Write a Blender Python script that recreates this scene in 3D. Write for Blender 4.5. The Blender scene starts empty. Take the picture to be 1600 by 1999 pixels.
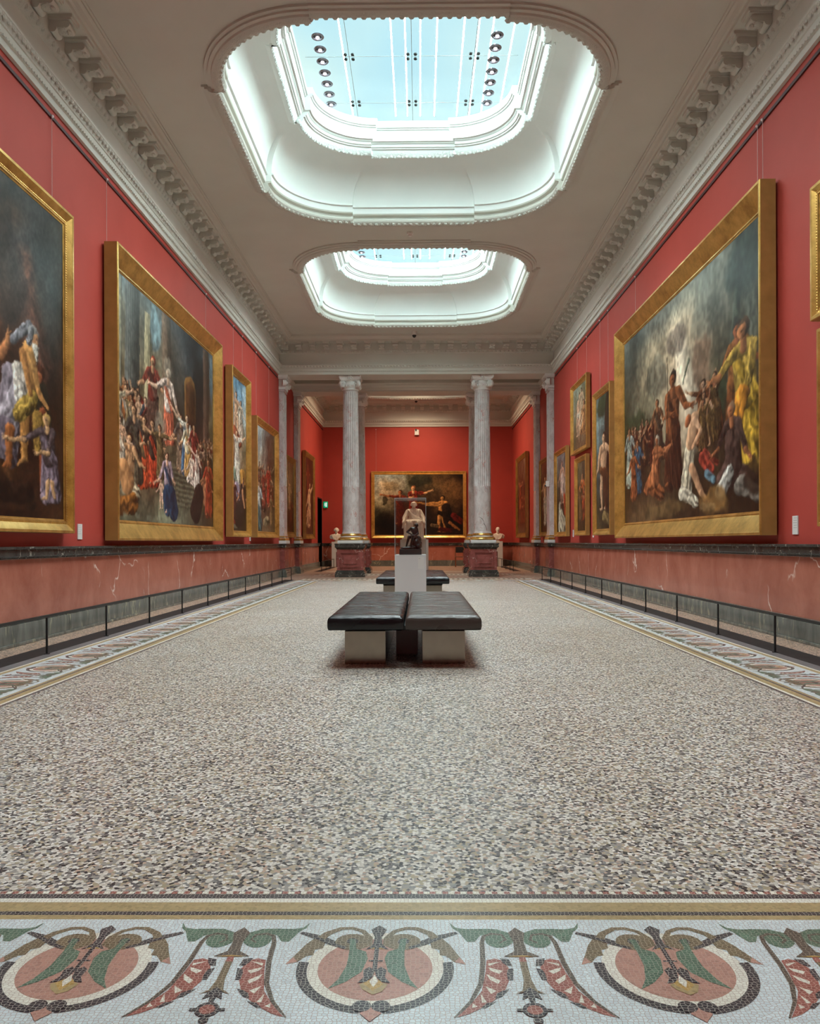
import bpy, bmesh, math, random
import numpy as np
from mathutils import Vector, Matrix
random.seed(7)
PI = math.pi
sc = bpy.context.scene
COL = sc.collection

# ------------------------------------------------------------------ helpers
def lin(c):
    c = c / 255.0
    return c / 12.92 if c <= 0.04045 else ((c + 0.055) / 1.055) ** 2.4
def rgb(r, g, b):
    return (lin(r), lin(g), lin(b), 1.0)

class NT:
    """small node-tree builder"""
    def __init__(s, name):
        s.m = bpy.data.materials.new(name); s.m.use_nodes = True
        s.t = s.m.node_tree; s.t.nodes.clear()
        s.out = s.t.nodes.new('ShaderNodeOutputMaterial')
    def n(s, typ, **kw):
        nd = s.t.nodes.new(typ)
        for k, v in kw.items():
            if k.startswith('i_'):
                key = k[2:]
                key = int(key) if key.isdigit() else key.replace('_', ' ')
                nd.inputs[key].default_value = v
            else:
                setattr(nd, k, v)
        return nd
    def l(s, a, b): s.t.links.new(a, b)
    def coord(s, scale=(1, 1, 1)):
        tc = s.n('ShaderNodeTexCoord'); mp = s.n('ShaderNodeMapping')
        mp.inputs['Scale'].default_value = scale
        s.l(tc.outputs['Object'], mp.inputs['Vector'])
        return mp.outputs['Vector']
    def ramp(s, fac, stops, interp='LINEAR'):
        r = s.n('ShaderNodeValToRGB'); r.color_ramp.interpolation = interp
        el = r.color_ramp.elements
        while len(el) > 1: el.remove(el[-1])
        el[0].position = stops[0][0]; el[0].color = stops[0][1]
        for p, c in stops[1:]:
            e = el.new(p); e.color = c
        s.l(fac, r.inputs['Fac'])
        return r.outputs['Color']
    def mix(s, fac, a, b, blend='MIX'):
        m = s.n('ShaderNodeMix', data_type='RGBA', blend_type=blend)
        for sock, v in ((m.inputs[0], fac), (m.inputs[6], a), (m.inputs[7], b)):
            if hasattr(v, 'links'): s.l(v, sock)
            else: sock.default_value = v
        return m.outputs[2]
    def bsdf(s, color, rough=0.5, metal=0.0, bump=None, bstr=0.2, bdist=0.01, spec=0.5, coat=0.0, coat_rough=0.1):
        b = s.n('ShaderNodeBsdfPrincipled')
        if hasattr(color, 'links'): s.l(color, b.inputs['Base Color'])
        else: b.inputs['Base Color'].default_value = color
        if hasattr(rough, 'links'): s.l(rough, b.inputs['Roughness'])
        else: b.inputs['Roughness'].default_value = rough
        b.inputs['Metallic'].default_value = metal
        b.inputs['Specular IOR Level'].default_value = spec
        b.inputs['Coat Weight'].default_value = coat
        b.inputs['Coat Roughness'].default_value = coat_rough
        if bump is not None:
            bp = s.n('ShaderNodeBump'); bp.inputs['Strength'].default_value = bstr
            bp.inputs['Distance'].default_value = bdist
            s.l(bump, bp.inputs['Height']); s.l(bp.outputs['Normal'], b.inputs['Normal'])
        s.l(b.outputs['BSDF'], s.out.inputs['Surface'])
        return s.m

class MB:
    """collects shapes into one mesh"""
    def __init__(s): s.v = []; s.f = []; s.mi = []; s.sm = []
    def add(s, vs, fs, mi=0, smooth=False):
        o = len(s.v); s.v.extend(vs)
        for f in fs:
            s.f.append(tuple(i + o for i in f)); s.mi.append(mi); s.sm.append(smooth)
    def box(s, x0, x1, y0, y1, z0, z1, mi=0):
        vs = [(x, y, z) for z in (z0, z1) for y in (y0, y1) for x in (x0, x1)]
        s.add(vs, [(0, 2, 3, 1), (4, 5, 7, 6), (0, 1, 5, 4), (2, 6, 7, 3), (0, 4, 6, 2), (1, 3, 7, 5)], mi)
    def lathe(s, prof, n=32, c=(0, 0), mi=0, smooth=True, flute=None):
        vs = []
        for k, (r, z) in enumerate(prof):
            for i in range(n):
                a = 2 * PI * i / n
                rr = r if flute is None else r * flute(a, k)
                vs.append((c[0] + rr * math.cos(a), c[1] + rr * math.sin(a), z))
        fs = [(k * n + i, k * n + (i + 1) % n, (k + 1) * n + (i + 1) % n, (k + 1) * n + i)
              for k in range(len(prof) - 1) for i in range(n)]
        fs.append(tuple(range(n - 1, -1, -1))); fs.append(tuple((len(prof) - 1) * n + i for i in range(n)))
        s.add(vs, fs, mi, smooth)
    def tube(s, pts, rads, n=8, mi=0, smooth=True):
        """tapered tube with closed ends along a polyline"""
        P = [Vector(p) for p in pts]
        if not hasattr(rads, '__len__'): rads = [rads] * len(P)
        vs = []; up = Vector((0.31, 0.17, 0.93)).normalized()
        for k, p in enumerate(P):
            d = (P[min(k + 1, len(P) - 1)] - P[max(k - 1, 0)]).normalized()
            a = d.cross(up)
            if a.length < 0.05: a = d.cross(Vector((1, 0, 0)))
            a.normalize(); b = d.cross(a)
            for i in range(n):
                t = 2 * PI * i / n
                vs.append(tuple(p + (a * math.cos(t) + b * math.sin(t)) * rads[k]))
        m = len(P)
        fs = [(k * n + i, k * n + (i + 1) % n, (k + 1) * n + (i + 1) % n, (k + 1) * n + i) for k in range(m - 1) for i in range(n)]
        fs.append(tuple(range(n - 1, -1, -1))); fs.append(tuple((m - 1) * n + i for i in range(n)))
        s.add(vs, fs, mi, smooth)
    def ball(s, c, r, nu=8, nv=6, mi=0, rot=None):
        if not hasattr(r, '__len__'): r = (r, r, r)
        vs = [Vector((0, 0, -r[2]))]
        for j in range(1, nv):
            ph = -PI / 2 + PI * j / nv
            for i in range(nu):
                th = 2 * PI * i / nu
                vs.append(Vector((r[0] * math.cos(ph) * math.cos(th), r[1] * math.cos(ph) * math.sin(th), r[2] * math.sin(ph))))
        vs.append(Vector((0, 0, r[2])))
        if rot is not None: vs = [rot @ v for v in vs]
        vs = [tuple(v + Vector(c)) for v in vs]
        fs = [(0, 1 + (i + 1) % nu, 1 + i) for i in range(nu)]
        for j in range(nv - 2):
            for i in range(nu):
                a = 1 + j * nu + i; b = 1 + j * nu + (i + 1) % nu
                fs.append((a, b, b + nu, a + nu))
        L = len(vs) - 1; o = 1 + (nv - 2) * nu
        fs += [(L, o + i, o + (i + 1) % nu) for i in range(nu)]
        s.add(vs, fs, mi, True)
    def caps(s, a, b, ra, rb, n=12):
        """tapered capsule (for figures that are remeshed into one skin)"""
        a = Vector(a); b = Vector(b); L = (b - a).length
        if L < 1e-6: s.ball(a, ra, n, n // 2); return
        prof = []
        for k in range(5): t = -PI / 2 + PI / 2 * k / 4; prof.append((ra * math.cos(t), ra * math.sin(t)))
        for k in range(5): t = PI / 2 * k / 4; prof.append((rb * math.cos(t), L + rb * math.sin(t)))
        q = Vector((0, 0, 1)).rotation_difference((b - a).normalized()).to_matrix()
        vs = []; 
        for r, z in prof:
            r = max(r, 1e-4)
            for i in range(n):
                t = 2 * PI * i / n
                vs.append(tuple(a + q @ Vector((r * math.cos(t), r * math.sin(t), z))))
        m = len(prof)
        fs = [(k * n + i, k * n + (i + 1) % n, (k + 1) * n + (i + 1) % n, (k + 1) * n + i) for k in range(m - 1) for i in range(n)]
        fs.append(tuple(range(n - 1, -1, -1))); fs.append(tuple((m - 1) * n + i for i in range(n)))
        s.add(vs, fs, 0, True)
    def loft(s, rings, mi=0, smooth=False, close=True):
        n = len(rings[0]); vs = [p for r in rings for p in r]; m = n if close else n - 1
        fs = [(k * n + i, k * n + (i + 1) % n, (k + 1) * n + (i + 1) % n, (k + 1) * n + i) for k in range(len(rings) - 1) for i in range(m)]
        s.add(vs, fs, mi, smooth)
    def build(s, name, mats, parent=None, bevel=0, loc=None):
        me = bpy.data.meshes.new(name); me.from_pydata(s.v, [], s.f)
        if not isinstance(mats, (list, tuple)): mats = [mats]
        for m in mats: me.materials.append(m)
        me.polygons.foreach_set('material_index', s.mi); me.polygons.foreach_set('use_smooth', s.sm); me.update()
        if any(s.sm): me.set_sharp_from_angle(angle=math.radians(38))
        o = bpy.data.objects.new(name, me); COL.objects.link(o)
        if parent is not None: o.parent = parent
        if loc: o.location = loc
        if bevel:
            b = o.modifiers.new('bevel', 'BEVEL'); b.width = bevel; b.segments = 2; b.limit_method = 'ANGLE'; b.angle_limit = 0.7
        return o

def tag(o, label=None, cat=None, group=None, kind=None):
    if label: o['label'] = label
    if cat: o['category'] = cat
    if group: o['group'] = group
    if kind: o['kind'] = kind
    return o
def empty(name, loc, rz=0.0, label=None, cat=None, group=None, kind=None):
    o = bpy.data.objects.new(name, None); o.empty_display_size = 0.1; COL.objects.link(o)
    o.location = loc; o.rotation_euler = (0, 0, rz)
    return tag(o, label, cat, group, kind)
def copy_tree(o, parent=None):
    c = o.copy(); COL.objects.link(c)
    if parent is not None: c.parent = parent
    for ch in list(o.children): copy_tree(ch, c)
    return c
def struct(o): o['kind'] = 'structure'; return o

# ------------------------------------------------------------------ materials
def m_plain(name, col, rough=0.6, metal=0.0, spec=0.5, noise=0.0, nscale=6.0, bump=0.0, bscale=60.0, coat=0.0):
    t = NT(name); c = col; v = t.coord()
    if noise:
        nz = t.n('ShaderNodeTexNoise', i_Scale=nscale, i_Detail=5.0); t.l(v, nz.inputs['Vector'])
        d = tuple(x * (1 - noise) for x in col[:3]) + (1,); b = tuple(min(1, x * (1 + noise)) for x in col[:3]) + (1,)
        c = t.ramp(nz.outputs['Fac'], [(0.3, d), (0.7, b)])
    bp = None
    if bump:
        n2 = t.n('ShaderNodeTexNoise', i_Scale=bscale, i_Detail=4.0); t.l(v, n2.inputs['Vector']); bp = n2.outputs['Fac']
    return t.bsdf(c, rough, metal, bp, bump, 0.01, spec, coat)

def m_plaster(name, col, carved=0.0):
    t = NT(name); v = t.coord()
    nz = t.n('ShaderNodeTexNoise', i_Scale=1.4, i_Detail=4.0); t.l(v, nz.inputs['Vector'])
    c = t.ramp(nz.outputs['Fac'], [(0.25, tuple(x * 0.94 for x in col[:3]) + (1,)), (0.75, col)])
    n2 = t.n('ShaderNodeTexNoise', i_Scale=26.0 if carved else 90.0, i_Detail=4.0, i_Distortion=1.6 if carved else 0.0)
    t.l(v, n2.inputs['Vector'])
    return t.bsdf(c, 0.75, 0, n2.outputs['Fac'], carved or 0.06, 0.04 if carved else 0.006, 0.25)

def m_wall(name):
    t = NT(name); v = t.coord()
    nz = t.n('ShaderNodeTexNoise', i_Scale=0.7, i_Detail=5.0, i_Roughness=0.6); t.l(v, nz.inputs['Vector'])
    c = t.ramp(nz.outputs['Fac'], [(0.3, (0.40, 0.048, 0.034, 1)), (0.7, (0.47, 0.060, 0.044, 1))])
    n2 = t.n('ShaderNodeTexNoise', i_Scale=140.0, i_Detail=3.0); t.l(v, n2.inputs['Vector'])
    return t.bsdf(c, 0.62, 0, n2.outputs['Fac'], 0.08, 0.004, 0.3)

def m_veined(name, dark, light, vein, scale=1.0, veinw=0.012, rough=0.25, vein_amt=1.0, mottling=3.0, stretch=(1, 1, 1), vscale=0.9):
    """polished marble: mottled body with thin broken veins"""
    t = NT(name); v = t.coord(stretch)
    n1 = t.n('ShaderNodeTexNoise', i_Scale=mottling * scale, i_Detail=8.0, i_Roughness=0.65, i_Distortion=0.4); t.l(v, n1.inputs['Vector'])
    body = t.ramp(n1.outputs['Fac'], [(0.28, dark), (0.72, light)])
    nd = t.n('ShaderNodeTexNoise', i_Scale=1.7 * scale, i_Detail=4.0); t.l(v, nd.inputs['Vector'])
    mx = t.n('ShaderNodeMix', data_type='RGBA', blend_type='LINEAR_LIGHT'); mx.inputs[0].default_value = 0.35
    t.l(v, mx.inputs[6]); t.l(nd.outputs['Color'], mx.inputs[7])
    vo = t.n('ShaderNodeTexVoronoi', feature='DISTANCE_TO_EDGE', i_Scale=vscale * scale); t.l(mx.outputs[2], vo.inputs['Vector'])
    line = t.ramp(vo.outputs['Distance'], [(0.0, (1, 1, 1, 1)), (veinw, (0, 0, 0, 1))])
    n3 = t.n('ShaderNodeTexNoise', i_Scale=2.3 * scale, i_Detail=2.0); t.l(v, n3.inputs['Vector'])
    brk = t.ramp(n3.outputs['Fac'], [(0.50, (0, 0, 0, 1)), (0.60, (vein_amt,) * 3 + (1,))])
    f = t.mix(1.0, line, brk, 'MULTIPLY')
    c = t.mix(f, body, vein)
    return t.bsdf(c, rough, 0, None, spec=0.5)

def m_gold(name, tone=1.0, rough=0.36):
    t = NT(name); v = t.coord()
    nz = t.n('ShaderNodeTexNoise', i_Scale=3.5, i_Detail=7.0, i_Roughness=0.7); t.l(v, nz.inputs['Vector'])
    c = t.ramp(nz.outputs['Fac'], [(0.3, (0.36 * tone, 0.19 * tone, 0.045 * tone, 1)), (0.55, (0.62 * tone, 0.37 * tone, 0.10 * tone, 1)), (0.8, (0.78 * tone, 0.52 * tone, 0.18 * tone, 1))])
    n2 = t.n('ShaderNodeTexNoise', i_Scale=45.0, i_Detail=3.0); t.l(v, n2.inputs['Vector'])
    return t.bsdf(c, rough, 0.72, n2.outputs['Fac'], 0.12, 0.006)

def m_mosaic(name, col, grout, var=0.18, scale=84.0, rough=0.32):
    """small stone tesserae with grout"""
    t = NT(name); v = t.coord((1, 1.15, 1))
    vo = t.n('ShaderNodeTexVoronoi', voronoi_dimensions='2D', i_Scale=scale, i_Randomness=0.62); t.l(v, vo.inputs['Vector'])
    ve = t.n('ShaderNodeTexVoronoi', voronoi_dimensions='2D', feature='DISTANCE_TO_EDGE', i_Scale=scale, i_Randomness=0.62); t.l(v, ve.inputs['Vector'])
    sep = t.n('ShaderNodeSeparateColor'); t.l(vo.outputs['Color'], sep.inputs['Color'])
    lo = tuple(x * (1 - var) for x in col[:3]) + (1,); hi = tuple(min(1, x * (1 + var)) for x in col[:3]) + (1,)
    body = t.ramp(sep.outputs['Red'], [(0.0, lo), (1.0, hi)])
    g = t.ramp(ve.outputs['Distance'], [(0.035, (1, 1, 1, 1)), (0.085, (0, 0, 0, 1))])
    c = t.mix(g, body, grout)
    nz = t.n('ShaderNodeTexNoise', i_Scale=2.2, i_Detail=5.0); t.l(v, nz.inputs['Vector'])
    dirt = t.ramp(nz.outputs['Fac'], [(0.3, (0.86, 0.86, 0.84, 1)), (0.65, (1, 1, 1, 1))])
    c = t.mix(1.0, c, dirt, 'MULTIPLY')
    return t.bsdf(c, rough, 0, ve.outputs['Distance'], 0.12, 0.002, 0.45)

def m_terrazzo(name, scale=80.0, tint=None):
    t = NT(name); v = t.coord()
    nd = t.n('ShaderNodeTexNoise', i_Scale=30.0, i_Detail=2.0); t.l(v, nd.inputs['Vector'])
    mx = t.n('ShaderNodeMix', data_type='RGBA', blend_type='LINEAR_LIGHT'); mx.inputs[0].default_value = 0.006
    t.l(v, mx.inputs[6]); t.l(nd.outputs['Color'], mx.inputs[7])
    vo = t.n('ShaderNodeTexVoronoi', voronoi_dimensions='2D', i_Scale=scale); t.l(mx.outputs[2], vo.inputs['Vector'])
    ve = t.n('ShaderNodeTexVoronoi', voronoi_dimensions='2D', feature='DISTANCE_TO_EDGE', i_Scale=scale); t.l(mx.outputs[2], ve.inputs['Vector'])
    sep = t.n('ShaderNodeSeparateColor'); t.l(vo.outputs['Color'], sep.inputs['Color'])
    cols = [(0.0, rgb(50, 50, 58)), (0.10, rgb(104, 104, 110)), (0.21, rgb(164, 162, 160)), (0.36, rgb(190, 176, 152)),
            (0.44, rgb(220, 218, 212)), (0.62, rgb(238, 238, 236)), (0.77, rgb(200, 174, 158)), (0.83, rgb(180, 172, 146)), (0.89, rgb(146, 150, 154)), (0.955, rgb(72, 68, 72))]
    body = t.ramp(sep.outputs['Red'], cols, 'CONSTANT')
    g = t.ramp(ve.outputs['Distance'], [(0.02, (1, 1, 1, 1)), (0.07, (0, 0, 0, 1))])
    c = t.mix(g, body, rgb(176, 170, 160))
    nz = t.n('ShaderNodeTexNoise', i_Scale=0.8, i_Detail=5.0); t.l(v, nz.inputs['Vector'])
    dirt = t.ramp(nz.outputs['Fac'], [(0.3, (0.88, 0.83, 0.76, 1)), (0.65, (1, 0.98, 0.945, 1))])
    c = t.mix(1.0, c, dirt, 'MULTIPLY')
    if tint: c = t.mix(1.0, c, tint, 'MULTIPLY')
    return t.bsdf(c, 0.36, 0, None, spec=0.4)

def m_leather(name, col, rough=0.3):
    t = NT(name); v = t.coord((0.6, 5.0, 1.0))
    n1 = t.n('ShaderNodeTexNoise', i_Scale=2.2, i_Detail=3.0, i_Distortion=0.6); t.l(v, n1.inputs['Vector'])
    n2 = t.n('ShaderNodeTexNoise', i_Scale=9.0, i_Detail=3.0); t.l(v, n2.inputs['Vector'])
    h = t.mix(0.18, n1.outputs['Fac'], n2.outputs['Fac'])
    rr = t.ramp(n1.outputs['Fac'], [(0.3, (rough * 0.8,) * 3 + (1,)), (0.7, (rough * 1.5,) * 3 + (1,))])
    return t.bsdf(col, rr, 0, h, 0.8, 0.05, 0.42)

def m_emit(name, col, s=1.0):
    t = NT(name); e = t.n('ShaderNodeEmission'); e.inputs['Color'].default_value = col; e.inputs['Strength'].default_value = s
    t.l(e.outputs[0], t.out.inputs['Surface']); return t.m

def m_glass(name, clear=0.9, tint=(1, 1, 1, 1), rough=0.02):
    t = NT(name); a = t.n('ShaderNodeBsdfTransparent'); a.inputs['Color'].default_value = tint
    g = t.n('ShaderNodeBsdfGlossy'); g.inputs['Roughness'].default_value = rough
    m = t.n('ShaderNodeMixShader'); m.inputs[0].default_value = 1 - clear
    t.l(a.outputs[0], m.inputs[1]); t.l(g.outputs[0], m.inputs[2]); t.l(m.outputs[0], t.out.inputs['Surface'])
    return t.m

def m_canvas(name):
    t = NT(name); at = t.n('ShaderNodeVertexColor', layer_name='paint'); v = t.coord()
    nz = t.n('ShaderNodeTexNoise', i_Scale=9.0, i_Detail=6.0, i_Roughness=0.7, i_Distortion=0.5); t.l(v, nz.inputs['Vector'])
    return t.bsdf(at.outputs['Color'], 0.36, 0, nz.outputs['Fac'], 0.10, 0.012, 0.30)

M = {}
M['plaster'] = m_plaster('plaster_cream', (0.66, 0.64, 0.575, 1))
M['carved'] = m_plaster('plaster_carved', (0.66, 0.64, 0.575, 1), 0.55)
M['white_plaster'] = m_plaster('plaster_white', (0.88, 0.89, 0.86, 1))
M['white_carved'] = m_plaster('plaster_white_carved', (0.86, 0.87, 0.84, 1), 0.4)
M['wall'] = m_wall('red_wall_paint')
M['dado'] = m_veined('red_marble', (0.34, 0.092, 0.058, 1), (0.52, 0.18, 0.12, 1), (0.88, 0.66, 0.56, 1), 1.0, 0.009, 0.24, 1.0, 2.2, (1, 1.0, 0.75), 0.75)
M['red_die'] = m_veined('dark_red_marble', (0.21, 0.055, 0.045, 1), (0.36, 0.105, 0.09, 1), (0.75, 0.6, 0.52, 1), 2.2, 0.02, 0.2, 0.7, 3.0)
M['green'] = m_veined('dark_green_marble', (0.075, 0.08, 0.068, 1), (0.20, 0.20, 0.175, 1), (0.46, 0.42, 0.28, 1), 2.4, 0.07, 0.18, 0.75, 2.0, (1, 1.6, 0.35), 1.6)
M['black_marble'] = m_veined('black_marble', (0.030, 0.028, 0.026, 1), (0.085, 0.078, 0.068, 1), (0.42, 0.40, 0.34, 1), 3.0, 0.05, 0.16, 0.8, 2.5)
M['breccia'] = m_veined('pink_grey_marble', (0.46, 0.405, 0.39, 1), (0.74, 0.69, 0.67, 1), (0.46, 0.18, 0.14, 1), 2.6, 0.05, 0.2, 0.85, 2.5, (1, 1, 0.6), 1.5)
M['white_marble'] = m_plain('white_marble', (0.78, 0.77, 0.74, 1), 0.35, noise=0.05)
M['statue'] = m_plain('statue_marble', (0.90, 0.76, 0.67, 1), 0.5, noise=0.05)
M['bust'] = m_plain('bust_marble', (0.84, 0.76, 0.66, 1), 0.5, noise=0.05)
M['bronze'] = m_plain('dark_bronze', (0.028, 0.026, 0.025, 1), 0.28, 0.5, noise=0.3, nscale=14)
M['gold'] = m_gold('gold_leaf', 1.22, 0.30); M['old_gold'] = m_gold('old_gold_leaf', 0.62, 0.45); M['gilt'] = m_gold('gilt_bronze', 1.15, 0.25)
M['gold_side'] = m_plain('ochre_painted_wood', (0.42, 0.25, 0.075, 1), 0.5, 0.25, noise=0.12)
M['canvas'] = m_canvas('oil_paint')
M['leather_black'] = m_leather('black_leather', (0.007, 0.007, 0.008, 1), 0.26)
M['leather_brown'] = m_leather('dark_brown_leather', (0.060, 0.045, 0.038, 1), 0.30)
M['steel'] = m_plain('brushed_steel', (0.33, 0.285, 0.235, 1), 0.16, 1.0, noise=0.06, nscale=12)
M['iron'] = m_plain('black_iron', (0.008, 0.008, 0.009, 1), 0.45)
M['black'] = m_plain('matt_black', (0.006, 0.006, 0.006, 1), 0.7)
M['plinth'] = m_plain('pale_grey_paint', (0.66, 0.625, 0.63, 1), 0.5)
M['plinth_white'] = m_plain('white_paint', (0.66, 0.66, 0.66, 1), 0.5)
M['glass'] = m_glass('case_glass', 0.93, (0.96, 0.98, 0.97, 1))
M['glass_edge'] = m_plain('glass_edge', (0.45, 0.5, 0.5, 1), 0.2)
M['pane'] = m_glass('laylight_glass', 0.94, (0.95, 1.0, 1.0, 1), 0.08)
M['card'] = m_plain('white_card', (0.72, 0.68, 0.66, 1), 0.6)
M['ink'] = m_plain('grey_ink', (0.34, 0.32, 0.31, 1), 0.7)
M['wire'] = m_plain('steel_wire', (0.62, 0.45, 0.42, 1), 0.4)
M['hook'] = m_plain('white_hook', (0.85, 0.85, 0.85, 1), 0.3)
M['white_plastic'] = m_plain('white_plastic', (0.78, 0.76, 0.72, 1), 0.4)
M['exit_green'] = m_emit('exit_green', (0.0, 0.42, 0.17, 1), 0.75)
M['exit_white'] = m_emit('exit_white', (0.75, 1, 0.85, 1), 0.9)
M['tube'] = m_emit('lit_tube', (0.80, 1.0, 0.98, 1), 88.0)
M['tube_warm'] = m_emit('lit_tube_warm', (1.0, 0.78, 0.52, 1), 12.0)
M['bulb'] = m_emit('lit_bulb', (1.0, 0.94, 1.0, 1), 3.0)
M['chrome'] = m_plain('downlight_metal', (0.36, 0.36, 0.42, 1), 0.25, 1.0)
M['wood'] = m_plain('chair_wood', (0.20, 0.07, 0.03, 1), 0.45, noise=0.2)
M['strip'] = m_veined('black_floor_stone', (0.006, 0.006, 0.007, 1), (0.018, 0.018, 0.019, 1), (0.10, 0.10, 0.10, 1), 3, 0.01, 0.6, 0.3)
M['strip_grey'] = m_plain('grey_floor_stone', (0.17, 0.165, 0.17, 1), 0.45, noise=0.15, nscale=2)
M['terrazzo'] = m_terrazzo('terrazzo')
M['terrazzo_pink'] = m_terrazzo('terrazzo_pink', 70.0, (0.95, 0.72, 0.62, 1))
LG = rgb(214, 190, 178); GY = rgb(190, 186, 176)
M['mo_white'] = m_mosaic('mosaic_white', rgb(229, 242, 247), rgb(192, 178, 170), 0.09)
M['mo_cream'] = m_mosaic('mosaic_cream', rgb(250, 247, 234), rgb(206, 190, 174), 0.08)
M['mo_ochre'] = m_mosaic('mosaic_ochre', rgb(186, 164, 120), rgb(190, 170, 132), 0.16)
M['mo_dark'] = m_mosaic('mosaic_dark', rgb(58, 52, 60), GY, 0.2)
M['mo_green'] = m_mosaic('mosaic_green', rgb(92, 122, 102), rgb(176, 180, 166), 0.22)
M['mo_brown'] = m_mosaic('mosaic_brown', rgb(124, 108, 84), rgb(190, 176, 154), 0.18)
M['mo_umber'] = m_mosaic('mosaic_umber', rgb(92, 80, 72), rgb(178, 168, 152), 0.2)
M['mo_pink'] = m_mosaic('mosaic_pink', rgb(194, 146, 132), rgb(208, 174, 160), 0.14)
M['mo_red'] = m_mosaic('mosaic_red', rgb(162, 94, 84), rgb(214, 180, 166), 0.16)
M['mo_amber'] = m_mosaic('mosaic_amber', rgb(198, 160, 92), rgb(214, 190, 140), 0.12)
# ------------------------------------------------------------------ room measures (metres)
W = 4.34                     # half width of the gallery
Y0, Y1 = -0.2, 24.98         # gallery between the two screens of columns
PB0, PB1 = 25.78, 27.75      # passage between the beams
R0, R1 = 28.6, 36.35         # end room
ZM, ZC = 6.37, 7.52          # underside of the entablature, ceiling
YF = -4.0                    # wall behind the visitor

# ------------------------------------------------------------------ floor with mosaic borders
RING = [
 ('mo_brown','p',[(-0.245,0.017),(-0.22,0.08),(-0.208,0.114),(-0.186,0.153),(-0.153,0.128),(-0.157,0.098),(-0.178,0.09),(-0.178,0.062),(-0.195,0.057),(-0.205,0.044),(-0.216,0.026)]),
 ('mo_pink','p',[(-0.245,0.015),(-0.23,0.051),(-0.216,0.028)]),
 ('mo_brown','s',[(-0.17,0.146),(-0.154,0.178),(-0.117,0.207),(-0.086,0.209),(-0.054,0.191),(-0.034,0.153),(-0.034,0.119),(-0.058,0.102),(-0.087,0.104)],[.026,.022,.017,.015,.015,.018,.022,.022,.018]),
 ('mo_brown','p',[(-0.081+.047*math.cos(t*.4488),0.132+.044*math.sin(t*.4488)) for t in range(14)]),
 ('mo_dark','p',[(-0.064,0.134),(-0.066,0.126),(-0.071,0.119),(-0.078,0.117),(-0.086,0.119),(-0.093,0.125),(-0.096,0.134),(-0.094,0.143),(-0.089,0.15),(-0.081,0.152),(-0.073,0.15),(-0.067,0.143)]),
 ('mo_green','p',[(-0.089,0.15),(-0.071,0.144),(-0.067,0.095),(-0.039,0.079),(-0.032,0.044),(-0.044,-0.021),(-0.081,-0.068),(-0.122,-0.099),(-0.1,-0.055),(-0.085,0.009),(-0.084,0.081)]),
 ('mo_dark','s',[(-0.228,0.183),(-0.176,0.15),(-0.138,0.121),(-0.096,0.098)],[.013]*4),
]
RINGC = [
 ('mo_dark','p',[(-0.01,0.224),(0.012,0.200),(0.000,0.158),(0.002,0.119),(0.022,0.088),(-0.002,0.100),(-0.018,0.100),(-0.042,0.088),(-0.022,0.119),(-0.020,0.158),(-0.032,0.200)]),
 ('mo_amber','p',[(-0.03,0.093),(0.01,0.093),(-0.002,0.100),(-0.018,0.100)]),
 ('mo_dark','s',[(-0.011,0.158),(-0.011,0.081),(-0.011,-0.017)],[.012]*3),
 ('mo_dark','s',[(-0.029,0.032),(0.008,0.032)],[.007]*2),
 ('mo_ochre','p',[(-0.036,-0.071),(-0.046,-0.079),(-0.035,-0.102),(-0.01,-0.124),(0.013,-0.11),(0.025,-0.079),(0.014,-0.071),(-0.01,-0.098)]),
 ('mo_amber','p',[(-0.027,-0.059),(-0.035,-0.075),(-0.011,-0.108),(0.014,-0.079),(0.005,-0.059)]),
 ('mo_cream','p',[(-0.01,-0.035),(0.001,-0.065),(-0.01,-0.092),(-0.021,-0.067)]),
 ('mo_dark','p',[(-0.01,-0.017),(-0.025,0.002),(-0.04,-0.013),(-0.037,-0.046),(-0.051,-0.073),(-0.029,-0.068),(-0.015,-0.046)]),
 ('mo_dark','p',[(-0.01,-0.017),(0.005,0.002),(0.020,-0.013),(0.017,-0.046),(0.031,-0.073),(0.009,-0.068),(-0.005,-0.046)]),
 ('mo_pink','p',[(-0.036,-0.2),(-0.01,-0.233),(0.016,-0.2),(-0.01,-0.175)]),
]
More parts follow.
